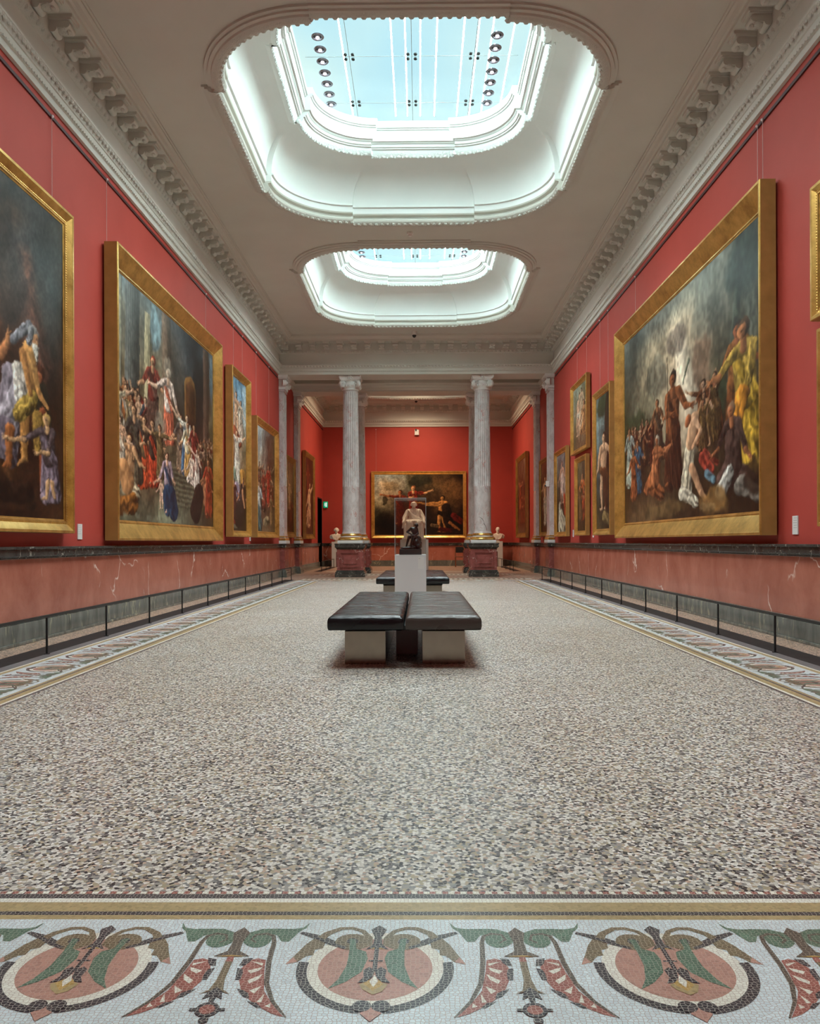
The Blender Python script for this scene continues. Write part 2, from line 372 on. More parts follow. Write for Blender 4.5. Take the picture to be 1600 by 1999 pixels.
PALM = [
 ('mo_green','p',[(-0.205,0.242),(-0.188,0.212),(-0.16,0.204),(-0.109,0.206),(-0.074,0.204),(-0.04,0.183),(-0.066,0.175),(-0.099,0.175),(-0.122,0.167),(-0.139,0.134),(-0.159,0.133),(-0.17,0.159),(-0.181,0.189),(-0.198,0.21)]),
 ('mo_green','p',[(-0.031,0.146),(-0.037,0.126),(-0.05,0.111),(-0.066,0.102),(-0.084,0.102),(-0.098,0.111),(-0.108,0.126),(-0.11,0.146),(-0.105,0.166),(-0.092,0.182),(-0.075,0.191),(-0.057,0.191),(-0.042,0.182),(-0.033,0.166)]),
 ('mo_umber','s',[(-0.071,0.127),(-0.054,0.144),(-0.062,0.171),(-0.091,0.177),(-0.112,0.164),(-0.12,0.129),(-0.125,0.027),(-0.138,-0.074),(-0.167,-0.151),(-0.21,-0.216)],[.006,.008,.009,.011,.012,.013,.014,.013,.010,.004]),
 ('mo_red','p',[(-0.115,0.036),(-0.093,0.045),(-0.071,0.034),(-0.058,-0.012),(-0.068,-0.066),(-0.086,-0.117),(-0.129,-0.166),(-0.174,-0.201),(-0.204,-0.214),(-0.168,-0.162),(-0.138,-0.106),(-0.123,-0.025)]),
 ('mo_dark','p',[(-0.079,0.046),(-0.056,0.041),(-0.050,0.008),(-0.066,0.01),(-0.074,0.023)]),
 ('mo_dark','p',[(-0.049,-0.003),(-0.056,-0.058),(-0.069,-0.058),(-0.069,-0.029),(-0.064,-0.008)]),
 ('mo_dark','p',[(-0.070,-0.098),(-0.092,-0.132),(-0.109,-0.14),(-0.102,-0.117),(-0.087,-0.105)]),
 ('mo_dark','p',[(-0.106,-0.151),(-0.135,-0.179),(-0.145,-0.177),(-0.129,-0.157)]),
 ('mo_cream','p',[(-0.112,0.02),(-0.078,0.029),(-0.111,0.008)]),
 ('mo_cream','p',[(-0.114,0.001),(-0.078,-0.016),(-0.089,-0.03),(-0.108,-0.016)]),
 ('mo_cream','p',[(-0.121,-0.031),(-0.088,-0.062),(-0.095,-0.076),(-0.114,-0.058)]),
 ('mo_cream','p',[(-0.128,-0.086),(-0.102,-0.107),(-0.117,-0.12)]),
 ('mo_cream','p',[(-0.142,-0.119),(-0.130,-0.155),(-0.142,-0.157)]),
 ('mo_cream','p',[(-0.164,-0.16),(-0.153,-0.173),(-0.167,-0.179)]),
]
PALMC = [
 ('mo_umber','p',[(-0.02,0.212),(0.003,0.18),(-0.006,0.13),(-0.003,0.08),(0.028,0.054),(-0.02,0.058),(-0.068,0.054),(-0.037,0.08),(-0.034,0.13),(-0.043,0.18)]),
 ('mo_amber','p',[(-0.06,0.053),(0.02,0.053),(-0.02,0.06)]),
 ('mo_red','p',[(-0.028,0.052),(-0.012,0.052),(-0.010,0.025),(-0.030,0.025)]),
 ('mo_brown','p',[(-0.029,0.027),(-0.011,0.027),(-0.010,-0.06),(-0.002,-0.105),(0.018,-0.122),(-0.011,-0.109),(-0.02,-0.097),(-0.029,-0.109),(-0.058,-0.122),(-0.038,-0.105),(-0.030,-0.06)]),
 ('mo_dark','p',[(-0.02,-0.092),(-0.003,-0.112),(0.004,-0.145),(-0.012,-0.132),(-0.015,-0.164),(-0.025,-0.164),(-0.028,-0.132),(-0.044,-0.145),(-0.037,-0.112)]),
 ('mo_dark','s',[(-0.062,-0.187),(0.022,-0.187)],[.010]*2),
]
SL = ['terrazzo','terrazzo_pink','strip','mo_white','mo_cream','mo_ochre','mo_dark','mo_green','mo_brown','mo_umber','mo_pink','mo_red','mo_amber','black_marble','strip_grey']
SI = {k: i for i, k in enumerate(SL)}
fl = MB()
def stroke_poly(pts, ws):
    L, R = [], []
    for k, p in enumerate(pts):
        a = Vector(pts[max(k - 1, 0)]); b = Vector(pts[min(k + 1, len(pts) - 1)]); d = (b - a).normalized(); n = Vector((-d.y, d.x)) * ws[k] / 2
        L.append((p[0] + n.x, p[1] + n.y)); R.append((p[0] - n.x, p[1] - n.y))
    return L, R
def flat(poly, fn, mat, z):
    vs = [(*fn(u, v), z) for u, v in poly]
    ar = sum(vs[i][0] * vs[(i + 1) % len(vs)][1] - vs[(i + 1) % len(vs)][0] * vs[i][1] for i in range(len(vs)))
    if ar < 0: vs.reverse()
    fl.add(vs, [tuple(range(len(vs)))], SI[mat])
def motif(items, fn, z0, mirror=None):
    z = z0
    for it in items:
        for s in ((0, 1) if mirror is not None else (0,)):
            g = fn if s == 0 else (lambda u, v, f=fn: f(2 * mirror - u, v))
            if it[1] == 'p': flat(it[2], g, it[0], z)
            else:
                L, R = stroke_poly(it[2], it[3])
                for k in range(len(L) - 1):
                    flat([L[k], L[k + 1], R[k + 1], R[k]], g, it[0], z + (k % 2) * 2e-5)
        z += 6e-5
def disc(fn, c, r0, r1, mat, z, a0=0.0, a1=2 * PI, n=48):
    for k in range(n):
        a, b = a0 + (a1 - a0) * k / n, a0 + (a1 - a0) * (k + 1) / n
        q = [(c[0] + r1 * math.cos(a), c[1] + r1 * math.sin(a)), (c[0] + r1 * math.cos(b), c[1] + r1 * math.sin(b))]
        q += [(c[0] + r0 * math.cos(b), c[1] + r0 * math.sin(b)), (c[0] + r0 * math.cos(a), c[1] + r0 * math.sin(a))] if r0 > 0 else [c]
        flat(q, fn, mat, z)
def ring_motif(fn, n=48):
    c = (-0.01, 0.0)
    disc(fn, c, 0.0, 0.182, 'mo_cream', 0.0006, n=n)
    disc(fn, c, 0.0, 0.148, 'mo_pink', 0.0008, n=n)
    disc(fn, c, 0.176, 0.203, 'mo_dark', 0.0009, PI - 0.14, 2 * PI - 1.42 - 0.29, n // 2)
    disc(fn, c, 0.176, 0.203, 'mo_dark', 0.0009, 1.5 * PI + 0.14, 2 * PI + 0.14, n // 2)
    motif(RINGC, fn, 0.0015)
    motif(RING, fn, 0.0010, mirror=-0.01)
    for x in (-0.033, 0.013): disc(fn, (x, -0.172), 0, 0.023, 'mo_dark', 0.0022, n=14)
def palm_motif(fn):
    stem = [('mo_dark', 's', [(-0.326, 0.098), (-0.287, 0.129), (-0.247, 0.159), (-0.187, 0.183)], [.013] * 4)]
    motif(stem, fn, 0.0009, mirror=-0.02)
    motif(PALM, fn, 0.0010, mirror=-0.02)
    motif(PALMC, fn, 0.0020)
    disc(fn, (-0.02, -0.187), 0, 0.029, 'mo_dark', 0.0025, n=16); disc(fn, (-0.02, -0.187), 0, 0.019, 'mo_red', 0.0026, n=14)
    disc(fn, (-0.018, -0.228), 0, 0.012, 'mo_dark', 0.0025, n=12)
def rect(x0, x1, y0, y1, mat, z):
    fl.add([(x0, y0, z), (x1, y0, z), (x1, y1, z), (x0, y1, z)], [(0, 1, 2, 3)], SI[mat])
BX, BY0, BY1 = 2.71, 2.478, 22.2
rect(-4.6, 4.6, YF - .2, R1 + 0.3, 'terrazzo_pink', 0.0)
rect(-BX, BX, BY0, BY1, 'terrazzo', 0.0004)
BANDS = [(0, .030, 'mo_dark'), (.030, .056, 'mo_cream'), (.056, .116, 'mo_ochre'), (.116, .139, 'mo_dark'), (.139, .166, 'mo_ochre'), (.166, .690, 'mo_white'), (.690, .738, 'mo_ochre'), (.738, .765, 'mo_cream')]
for a, b, m in BANDS:
    rect(-BX - b, BX + b, BY0 - b, BY0 - a, m, 0.0004); rect(-BX - b, BX + b, BY1 + a, BY1 + b, m, 0.0004)
    rect(-BX - b, -BX - a, BY0 - a, BY1 + a, m, 0.0004); rect(BX + a, BX + b, BY0 - a, BY1 + a, m, 0.0004)
for k in range(140):          # the chequered edge row where the pebbles start
    x = -2.7 + k * 0.0386
    rect(x, x + 0.017, BY0 + 0.002, BY0 + 0.019, 'mo_cream', 0.0006)
    rect(x + 0.0193, x + 0.0363, BY0 + 0.002, BY0 + 0.019, 'mo_red', 0.0006)
PER = 0.77; EC = 0.428
for k in range(-4, 5):
    ring_motif(lambda u, v, c=k * PER: (c + u, BY0 - EC + v))
    if k < 4: palm_motif(lambda u, v, c=(k + .5) * PER + .01: (c + u, BY0 - EC + v))
    ring_motif(lambda u, v, c=k * PER: (c - u, BY1 + EC - v), 20)
    if k < 4: palm_motif(lambda u, v, c=(k + .5) * PER: (c - u, BY1 + EC - v))
for k in range(25):
    y = 3.1 + k * PER
    ring_motif(lambda u, v, c=y: (-BX - EC + v, c - u), 30)
    ring_motif(lambda u, v, c=y: (BX + EC - v, c + u), 30)
    palm_motif(lambda u, v, c=y + PER / 2: (-BX - EC + v, c - u))
    palm_motif(lambda u, v, c=y + PER / 2: (BX + EC - v, c + u))
for s in (-1, 1):             # plain dark stone courses beside the borders
    a, b = sorted((s * 3.475, s * 3.60)); rect(a, b, BY0 - .765, BY1 + .765, 'strip_grey', 0.0003)
    a, b = sorted((s * 3.60, s * 3.88)); rect(a, b, 1.0, 23.4, 'strip', 0.0005)
    a, b = sorted((s * 3.60, s * 3.88)); rect(a, b, 29.6, 35.2, 'strip', 0.0005)
for y, h, m in ((23.0, .18, 'mo_ochre'), (23.22, .06, 'mo_dark'), (23.3, .5, 'mo_cream'), (23.85, .06, 'mo_dark'), (23.95, .3, 'mo_brown'), (26.0, .06, 'mo_dark'), (26.1, .25, 'mo_cream'), (26.4, .8, 'mo_brown'), (27.25, .25, 'mo_cream'), (27.55, .06, 'mo_dark'), (29.2, .1, 'mo_ochre'), (29.35, .4, 'mo_cream'), (29.8, .06, 'mo_dark')):
    rect(-3.4, 3.4, y, y + h, m, 0.0004)
for k in range(44): rect(-3.3 + k * .15, -3.23 + k * .15, 23.33, 23.77, 'mo_brown', 0.0006); rect(-3.3 + k * .15, -3.23 + k * .15, 26.5, 27.1, 'mo_cream', 0.0006)
floor = struct(fl.build('floor', [M[k] for k in SL]))

# ------------------------------------------------------------------ walls
DY0, DY1, DZ = 34.45, 35.85, 3.02          # doorway in the left wall of the end room
w = MB()
w.box(-W - .3, -W, YF, DY0, -.1, ZC + .1); w.box(-W - .3, -W, DY1, R1 + .3, -.1, ZC + .1); w.box(-W - .3, -W, DY0, DY1, DZ, ZC + .1)
struct(w.build('wall_left', M['wall']))
w = MB(); w.box(W, W + .3, YF, R1 + .3, -.1, ZC + .1); struct(w.build('wall_right', M['wall']))
w = MB(); w.box(-W, W, R1, R1 + .3, -.1, ZC + .1); struct(w.build('wall_back', M['wall']))
w = MB(); w.box(-W - .3, W + .3, YF - .3, YF, -.1, ZC + .1); struct(w.build('wall_front', M['wall']))
w = MB(); w.box(-W - 1.3, -W - 1.25, DY0 - .05, DY1 + .05, 0, DZ + .1); w.box(-W - 1.3, -W - .3, DY0 - .06, DY0, 0, DZ + .1); w.box(-W - 1.3, -W - .3, DY1, DY1 + .06, 0, DZ + .1); w.box(-W - 1.3, -W - .3, DY0 - .05, DY1 + .05, DZ, DZ + .08)
w.box(-W - .3, -W + .012, DY0 - .05, DY0, 0, DZ + .05); w.box(-W - .3, -W + .012, DY1, DY1 + .05, 0, DZ + .05); w.box(-W - .3, -W + .012, DY0, DY1, DZ, DZ + .05)
struct(w.build('door_1', M['black']))

# ------------------------------------------------------------------ entablature and cornice, mitred round each room
PROF = [(0, 6.37), (.045, 6.37), (.045, 6.455), (.062, 6.47), (.062, 6.475), (.07, 6.48), (.07, 6.55), (.085, 6.555), (.10, 6.60), (.14, 6.64), (.14, 6.665),
        (.03, 6.675), (.03, 7.02), (.045, 7.025), (.085, 7.06), (.105, 7.105), (.105, 7.125), (.09, 7.13), (.09, 7.33), (.40, 7.335), (.40, 7.385), (.415, 7.395), (.43, 7.40), (.455, 7.445), (.485, 7.47), (.485, 7.495), (.51, 7.50), (.51, ZC)]
CARVE = {(8, 9), (7, 8), (14, 15), (13, 14)}
def side_frame(rectb, k):
    x0, x1, y0, y1 = rectb
    c = [Vector((x0, y0)), Vector((x1, y0)), Vector((x1, y1)), Vector((x0, y1))]
    a, b = c[k], c[(k + 1) % 4]; t = (b - a).normalized(); n = Vector((-t.y, t.x))
    return a, b, t, n
def cornice(rectb, k, prof, name, skip=None):
    a, b, t, n = side_frame(rectb, k); mb = MB(); L = (b - a).length
    for j in range(len(prof) - 1):
        (d0, z0), (d1, z1) = prof[j], prof[j + 1]
        P = [a + n * d0 + t * d0, b + n * d0 - t * d0, b + n * d1 - t * d1, a + n * d1 + t * d1]
        mb.add([(*P[0], z0), (*P[1], z0), (*P[2], z1), (*P[3], z1)], [(0, 1, 2, 3)], 1 if (j, j + 1) in CARVE else 0)
    def blk(s0, s1, d0, d1, z0, z1, mi=0):
        vs = []
        for z in (z0, z1):
            for d in (d0, d1):
                for s in (s0, s1):
                    q = a + t * s + n * d; vs.append((q.x, q.y, z))
        mb.add(vs, [(0, 2, 3, 1), (4, 5, 7, 6), (0, 1, 5, 4), (2, 6, 7, 3), (0, 4, 6, 2), (1, 3, 7, 5)], mi)
    rot = Matrix(((t.x, n.x, 0), (t.y, n.y, 0), (0, 0, 1)))
    def bl(s, d, z, r, nu=7, nv=5, mi=1):
        q = a + t * s + n * d; mb.ball((q.x, q.y, z), r, nu, nv, mi, rot)
    nm = max(1, round((L - .5) / .425)); st = (L - .5) / nm
    for i in range(nm + 1):                                   # scrolled modillions with an acanthus leaf
        s = .25 + i * st
        if s < .2 or s > L - .2: continue
        blk(s - .105, s + .105, .09, .375, 7.295, 7.336); blk(s - .095, s + .095, .09, .355, 7.275, 7.295)
        blk(s - .075, s + .075, .09, .30, 7.19, 7.275)
        q0 = a + t * (s - .085) + n * .295; q1 = a + t * (s + .085) + n * .295
        mb.tube([(q0.x, q0.y, 7.225), (q1.x, q1.y, 7.225)], .045, 10)
        q0 = a + t * (s - .085) + n * .135; q1 = a + t * (s + .085) + n * .135
        mb.tube([(q0.x, q0.y, 7.185), (q1.x, q1.y, 7.185)], .05, 10)
        bl(s, .21, 7.185, (.06, .10, .028)); bl(s - .045, .25, 7.19, (.03, .06, .022)); bl(s + .045, .25, 7.19, (.03, .06, .022)); bl(s, .30, 7.175, (.05, .03, .03))
    ne = int((L - .3) / .13)
    for i in range(ne + 1): bl(.15 + (L - .3) * i / ne, .088, 7.075, (.038, .03, .04), 6, 4)   # egg and dart
    nb = int((L - .2) / .062)
    for i in range(nb + 1):
        s = .1 + (L - .2) * i / nb; blk(s - .017, s + .017, .06, .078, 6.458, 6.482)   # bead row
    na = int((L - .3) / .10)
    for i in range(na + 1): bl(.15 + (L - .3) * i / na, .118, 6.612, (.034, .02, .030), 6, 4)
    return struct(mb.build(name, [M['plaster'], M['carved']]))
MAIN = (-W, W, Y0, Y1); REAR = (-W, W, R0, R1)
for nm, k in (('trim_1', 3), ('trim_2', 1), ('trim_3', 2), ('trim_4', 0)): cornice(MAIN, k, PROF, nm)
for nm, k in (('trim_5', 3), ('trim_6', 1), ('trim_7', 2), ('trim_8', 0)): cornice(REAR, k, PROF, nm)
# beams over the two rows of columns, with the lower ceiling between them
bm_ = MB()
for a, b in ((Y1, PB0), (PB1, R0), (YF + 2.7, Y0)):
    bm_.box(-W, W, a, b, ZM, ZC + .15)
bm_.box(-W, W, PB0, PB1, 6.98, ZC + .15)
bm_.box(-W, W, YF, YF + 2.7, 6.98, ZC + .15)
struct(bm_.build('trim_9', M['plaster']))
LOWP = [(0, 6.40), (.04, 6.40), (.04, 6.47), (.06, 6.49), (.06, 6.56), (.12, 6.62), (.12, 6.65), (.03, 6.66), (.03, 6.84), (.10, 6.90), (.14, 6.93), (.14, 6.98)]
def plain_cornice(rectb, name):
    mb = MB()
    for k in range(4):
        a, b, t, n = side_frame(rectb, k)
        for j in range(len(LOWP) - 1):
            (d0, z0), (d1, z1) = LOWP[j], LOWP[j + 1]
            P = [a + n * d0 + t * d0, b + n * d0 - t * d0, b + n * d1 - t * d1, a + n * d1 + t * d1]
            mb.add([(*P[0], z0), (*P[1], z0), (*P[2], z1), (*P[3], z1)], [(0, 1, 2, 3)])
    return struct(mb.build(name, M['plaster']))
plain_cornice((-W, W, PB0, PB1), 'trim_10')
# picture rails under the mouldings, dark colour standing for their shadow gap
for nm, x in (('trim_11', -W), ('trim_12', W)):
    mb = MB(); s = 1 if x < 0 else -1
    for a, b in ((Y0 + .05, Y1 - .25), (R0 + .1, R1)):
        mb.box(min(x, x + s * .02), max(x, x + s * .02), a, b, 6.235, 6.275)
    struct(mb.build(nm, m_plain('rail_shadow_red' + nm, (0.05, 0.008, 0.007, 1), 0.5)))

# ------------------------------------------------------------------ skylights
SKY = [(5.25, 'window_3'), (12.70, 'window_1'), (20.22, 'window_2')]
RSKY = (32.45, 'window_4')
def contour(hx, hy, wx, wy, s=.1, n=20):
    p = []
    def arc(cx, cy, rx, ry, a0):
        for k in range(n + 1):
            a = a0 + PI / 2 * k / n; p.append((cx + rx * math.cos(a), cy + ry * math.sin(a)))
    rx, ry = hx - s - wx, hy - s - wy
    p += [(hx, -wy), (hx, wy)]; arc(wx, wy, rx, ry, 0)
    p += [(wx, hy), (-wx, hy)]; arc(-wx, wy, rx, ry, PI / 2)
    p += [(-hx, wy), (-hx, -wy)]; arc(-wx, -wy, rx, ry, PI)
    p += [(-wx, -hy), (wx, -hy)]; arc(wx, -wy, rx, ry, 1.5 * PI)
    return p
def walk(c, step):
    """points at an even spacing along a closed contour, with the outward normal"""
    out = []; n = len(c); rest = 0.0
    for i in range(n):
        a = Vector(c[i]); b = Vector(c[(i + 1) % n]); L = (b - a).length
        if L < 1e-6: continue
        d = (b - a) / L; s = rest
        while s < L: out.append((a + d * s, Vector((d.y, -d.x)))); s += step
        rest = s - L
    return out
def skylight(yc, name, hx=2.94, hy=3.35, wx=1.2, wy=1.6, ix=2.08, iy=2.36, iwx=.78, iwy=1.07, plain=False, tube='tube'):
    root = empty(name, (0, yc, 0)); root['kind'] = 'structure'
    def R(i, z, k=0.0):
        """ring at inset i from the outer contour"""
        return [(x, y, z) for x, y in contour(hx - i, hy - i, wx - k, wy - k)]
    def Q(i, z, k=0.0):
        return [(x, y, z) for x, y in contour(ix - i, iy - i, iwx - k, iwy - k * .8)]
    a = MB()
    secs = [(0, ZC), (0, ZC - .03), (.045, ZC - .035), (.045, ZC - .06), (.09, ZC - .065), (.10, ZC - .09), (.12, ZC - .10)]
    a.loft([R(i, z) for i, z in secs][::-1], smooth=True)
    up = [(.265, ZC - .055), (.275, ZC - .03), (.25, ZC - .02), (.25, ZC + .0), (.22, ZC + .02), (.22, ZC + .06), (.28, ZC + .075), (.29, ZC + .10)]
    a.loft([R(i, z) for i, z in up][::-1], smooth=True)
    a.build('opening_moulding', M['plaster'], root)
    cv = MB()
    cv.loft([R(i, z) for i, z in [(.12, ZC - .10), (.15, ZC - .115), (.19, ZC - .11), (.24, ZC - .085), (.265, ZC - .055)]][::-1], smooth=True)
    if not plain:
        for p, nrm in walk(contour(hx - .215, hy - .215, wx, wy), .115):
            cv.ball((p.x, p.y, ZC - .088), (.045, .045, .026), 6, 4)
    cv.build('leaf_moulding', M['carved'], root)
    b = MB()
    b.loft([R(i, z) for i, z in [(.29, ZC + .10), (.29, ZC + .21), (.325, ZC + .215), (.325, ZC + .225), (.315, ZC + .23), (.315, ZC + .24), (.29, ZC + .245), (.29, ZC + .27)]][::-1], smooth=True)
    zs, ze = ZC + .27, 8.40                                  # the cove
    rings = []
    for j in range(11):
        t = PI / 2 * j / 10; f = 1 - math.cos(t); zz = zs + (ze - zs) * math.sin(t)
        rings.append([(x, y, zz) for x, y in contour((hx - .29) * (1 - f) + (ix + .06) * f, (hy - .29) * (1 - f) + (iy + .06) * f, wx * (1 - f) + iwx * f, wy * (1 - f) + iwy * f)])
    b.loft(rings[::-1], smooth=True)
    b.loft([Q(-.06, 8.40), Q(-.02, 8.385), Q(0, 8.385)][::-1])
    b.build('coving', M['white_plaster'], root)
    e = MB(); e.loft([Q(0, 8.385), Q(.02, 8.375), Q(.07, 8.42), Q(.085, 8.47)][::-1], smooth=True)
    if not plain:
        for p, nrm in walk(contour(ix - .03, iy - .03, iwx, iwy), .145):
            ang = math.atan2(nrm.y, nrm.x); rm = Matrix.Rotation(ang, 3, 'Z')
            q = p; e.ball((q.x, q.y, 8.41), (.028, .042, .046), 8, 5, 0, rm)
            q2 = p + Vector((-nrm.y, nrm.x)) * .0725; e.ball((q2.x, q2.y, 8.405), (.02, .014, .05), 5, 4, 0, rm)
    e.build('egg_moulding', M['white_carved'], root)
    u = MB()
    u.loft([Q(.085, 8.47), Q(.085, 8.49), Q(.12, 8.495), Q(.12, 8.515), Q(.145, 8.52), Q(.16, 8.56), Q(.185, 8.575), Q(.185, 8.59, .02), Q(.22, 8.595, .03), Q(.22, 8.79, .1), Q(.245, 8.795, .1), Q(.25, 8.815, .1), Q(.275, 8.82, .1), Q(.275, 8.845, .12), Q(.26, 8.85, .12), Q(.26, 8.95, .12)][::-1], smooth=True)
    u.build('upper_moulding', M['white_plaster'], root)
    g = MB(); c = contour(ix - .25, iy - .25, iwx - .12, iwy - .1)
    g.add([(x, y, 8.875) for x, y in c], [tuple(range(len(c) - 1, -1, -1))])
    g.add([(x, y, 8.895) for x, y in c], [tuple(range(len(c)))])
    g.build('glass_pane', M['pane'], root)
    sm = MB()                                                 # joints between the glass sheets
    for x in (-1.0, 0.0, 1.0): sm.box(x - .004, x + .004, -1.95, 1.95, 8.870, 8.8735)
    for y in (-1.35, 0.0, 1.35): sm.box(-1.7, 1.7, y - .004, y + .004, 8.870, 8.8735)
    sm.build('glass_joint', M['glass_edge'], root)
    if not plain:
        for x in (-1.0, 0.0, 1.0):
            for y in (-1.35, 0.0, 1.35):
                f = MB()
                for dx in (-.06, .06):
                    for dy in (-.06, .06): f.lathe([(.026, 8.855), (.03, 8.862), (.03, 8.8745)], 12, (x + dx, y + dy))
                f.build('glass_fixing', M['iron'], root)
    for k, x in enumerate((-1.12, -.32, -.10, .14, .40, .82, 1.05, 1.27, 1.6)):
        t_ = MB(); t_.tube([(x, -2.2 + .1 * (k % 3), 9.10), (x, 2.2, 9.10)], .0105, 8); t_.build('light_tube', M[tube], root)
    return root
roots = {}
for yc, nm in SKY: roots[nm] = skylight(yc, nm, plain=(nm == 'window_3'))
roots['window_4'] = skylight(RSKY[0], RSKY[1], 2.94, 2.95, 1.2, 1.3, 2.08, 2.0, .78, .8, plain=False, tube='tube_warm')

# ceiling sheet with an opening for each skylight
ce = MB()
def ceil_cell(y0, y1, yc, hy, wy, hx=2.94, wx=1.2):
    c = contour(hx, hy, wx, wy); n = len(c); out = []
    x0, x1 = -W - .05, W + .05
    for x, y in c:
        dx, dy = x, y
        sx = (x1 if dx > 0 else -x0) / abs(dx) if abs(dx) > 1e-6 else 1e9
        sy = ((y1 - yc) if dy > 0 else (yc - y0)) / abs(dy) if abs(dy) > 1e-6 else 1e9
        k = min(sx, sy); out.append([dx * k, yc + dy * k])
    for cx, cy in ((x0, y0), (x1, y0), (x1, y1), (x0, y1)):
        i = min(range(n), key=lambda i: (out[i][0] - cx) ** 2 + (out[i][1] - cy) ** 2); out[i] = [cx, cy]
    for i in range(n):
        j = (i + 1) % n
        ce.add([(out[i][0], out[i][1], ZC), (out[j][0], out[j][1], ZC), (c[j][0], yc + c[j][1], ZC), (c[i][0], yc + c[i][1], ZC)], [(0, 1, 2, 3)])
ceil_cell(Y0 - .05, 8.98, SKY[0][0], 3.35, 1.6); ceil_cell(8.98, 16.48, SKY[1][0], 3.35, 1.6); ceil_cell(16.48, Y1 + .05, SKY[2][0], 3.35, 1.6)
ceil_cell(R0 - .05, R1 + .05, RSKY[0], 2.95, 1.3)
struct(ce.build('ceiling', M['plaster']))
# roof shell above the ceiling so that daylight only comes through the laylights
rf = MB(); rf.box(-W - .3, W + .3, YF - .3, Y0, ZC + .16, ZC + .2)
struct(rf.build('trim_13', M['plaster']))

# ------------------------------------------------------------------ dado: plinth course, red marble slabs, black cap
PED = [(24.86, 25.72), (27.90, 28.62)]
def dado_run(sx, y0, y1, cap, slab, base):
    s = -sx
    X = sx * W
    def bx(mb, d, a, b, z0, z1):
        mb.box(min(X, X + s * d), max(X, X + s * d), a, b, z0, z1)
    bx(base, .115, y0, y1, 0, .225); bx(base, .10, y0, y1, .225, .262); bx(base, .155, y0, y1, 0, .035)
    bx(slab, .055, y0, y1, .262, .925)
    bx(cap, .085, y0, y1, .925, .945); bx(cap, .115, y0, y1, .955, 1.035); bx(cap, .10, y0, y1, .945, .955); bx(cap, .14, y0, y1, 1.035, 1.062)
for sx, side in ((-1, 'left'), (1, 'right')):
    cap, slab, base = MB(), MB(), MB()
    runs = [(YF, 24.86), (25.72, 27.90), (28.62, R1 - .06)]
    if sx < 0: runs = [(YF, 24.86), (25.72, 27.90), (28.62, DY0 - .06), (DY1 + .06, R1 - .06)]
    for a, b in runs: dado_run(sx, a, b, cap, slab, base)
    struct(base.build('baseboard_' + side, M['green'], bevel=.008))
    struct(slab.build('trim_14' if sx < 0 else 'trim_15', M['dado']))
    struct(cap.build('trim_16' if sx < 0 else 'trim_17', M['black_marble'], bevel=.012))
cap, slab, base = MB(), MB(), MB()
base.box(-W, W, R1 - .115, R1, 0, .225); base.box(-W, W, R1 - .10, R1, .225, .262); base.box(-W, W, R1 - .155, R1, 0, .035)
slab.box(-W, W, R1 - .055, R1, .262, .925)
cap.box(-W, W, R1 - .085, R1, .925, .955); cap.box(-W, W, R1 - .115, R1, .955, 1.035); cap.box(-W, W, R1 - .14, R1, 1.035, 1.062)
struct(base.build('baseboard_back', M['green'])); struct(slab.build('trim_18', M['dado'])); struct(cap.build('trim_19', M['black_marble']))
# ------------------------------------------------------------------ columns
def ionic_capital(mb, z0, rs, half=None):
    """angular capital: necking, echinus with eggs, four diagonal volutes, concave abacus"""
    mb.lathe([(rs, z0 - .02), (rs + .03, z0), (rs + .03, z0 + .02), (rs + .005, z0 + .03), (rs + .01, z0 + .05), (rs + .06, z0 + .09), (rs + .075, z0 + .14), (rs + .05, z0 + .17), (rs + .02, z0 + .20), (rs + .02, z0 + .34)], 32)
    for i in range(16):
        a = 2 * PI * i / 16; mb.ball(((rs + .06) * math.cos(a), (rs + .06) * math.sin(a), z0 + .125), (.035, .035, .05), 6, 5)
    for i in range(4):
        a = PI / 4 + PI / 2 * i; u = Vector((math.cos(a), math.sin(a), 0)); t = Vector((-u.y, u.x, 0))
        c = u * (rs + .115) + Vector((0, 0, z0 + .17))
        mb.tube([c - t * .055, c - t * .03, c + t * .03, c + t * .055], [.085, .105, .105, .085], 16)
        for sgn in (-1, 1):                                   # the spiral on each cheek
            pts, rr = [], []
            for k in range(26):
                th = PI / 2 + k * 2.2 * 2 * PI / 25; r = .100 * (1 - .72 * k / 25)
                pts.append(tuple(c + u * r * math.cos(th) * 1.0 + Vector((0, 0, r * math.sin(th))) + t * sgn * (.052 + .014 * k / 25))); rr.append(.014)
            mb.tube(pts, rr, 5); mb.ball(tuple(c + t * sgn * .07), .022, 6, 4)
    pl = []                                                   # concave-sided abacus
    for z, h in ((z0 + .275, .30), (z0 + .305, .32), (z0 + .31, .345), (z0 + .345, .355), (z0 + .36, .37), (z0 + .40, .37), (z0 + .42, .37)):
        ring = []
        for i in range(4):
            a0 = PI / 4 + PI / 2 * i
            p = Vector((math.cos(a0), math.sin(a0))) * h * 1.414; q = Vector((math.cos(a0 + PI / 2), math.sin(a0 + PI / 2))) * h * 1.414
            m = Vector((math.cos(a0 + PI / 4), math.sin(a0 + PI / 4)))
            for k in range(6):
                f = .06 + .88 * k / 5; d = p * (1 - f) + q * f - m * .07 * math.sin(PI * f) * (h / .37); ring.append((d.x, d.y, z))
        pl.append(ring)
    mb.loft(pl); n = len(pl[0]); mb.add(pl[0], [tuple(range(n - 1, -1, -1))]); mb.add(pl[-1], [tuple(range(n))])
    for i in range(4):
        a = PI / 2 * i; d = Vector((math.cos(a), math.sin(a), 0)); t = Vector((-d.y, d.x, 0))
        c = d * .32 + Vector((0, 0, z0 + .36))
        mb.ball(tuple(c), (.04, .04, .04), 8, 6)
        for k in range(6):
            th = 2 * PI * k / 6; mb.ball(tuple(c + t * .055 * math.cos(th) + Vector((0, 0, .05 * math.sin(th))) + d * .005), .03, 6, 4)

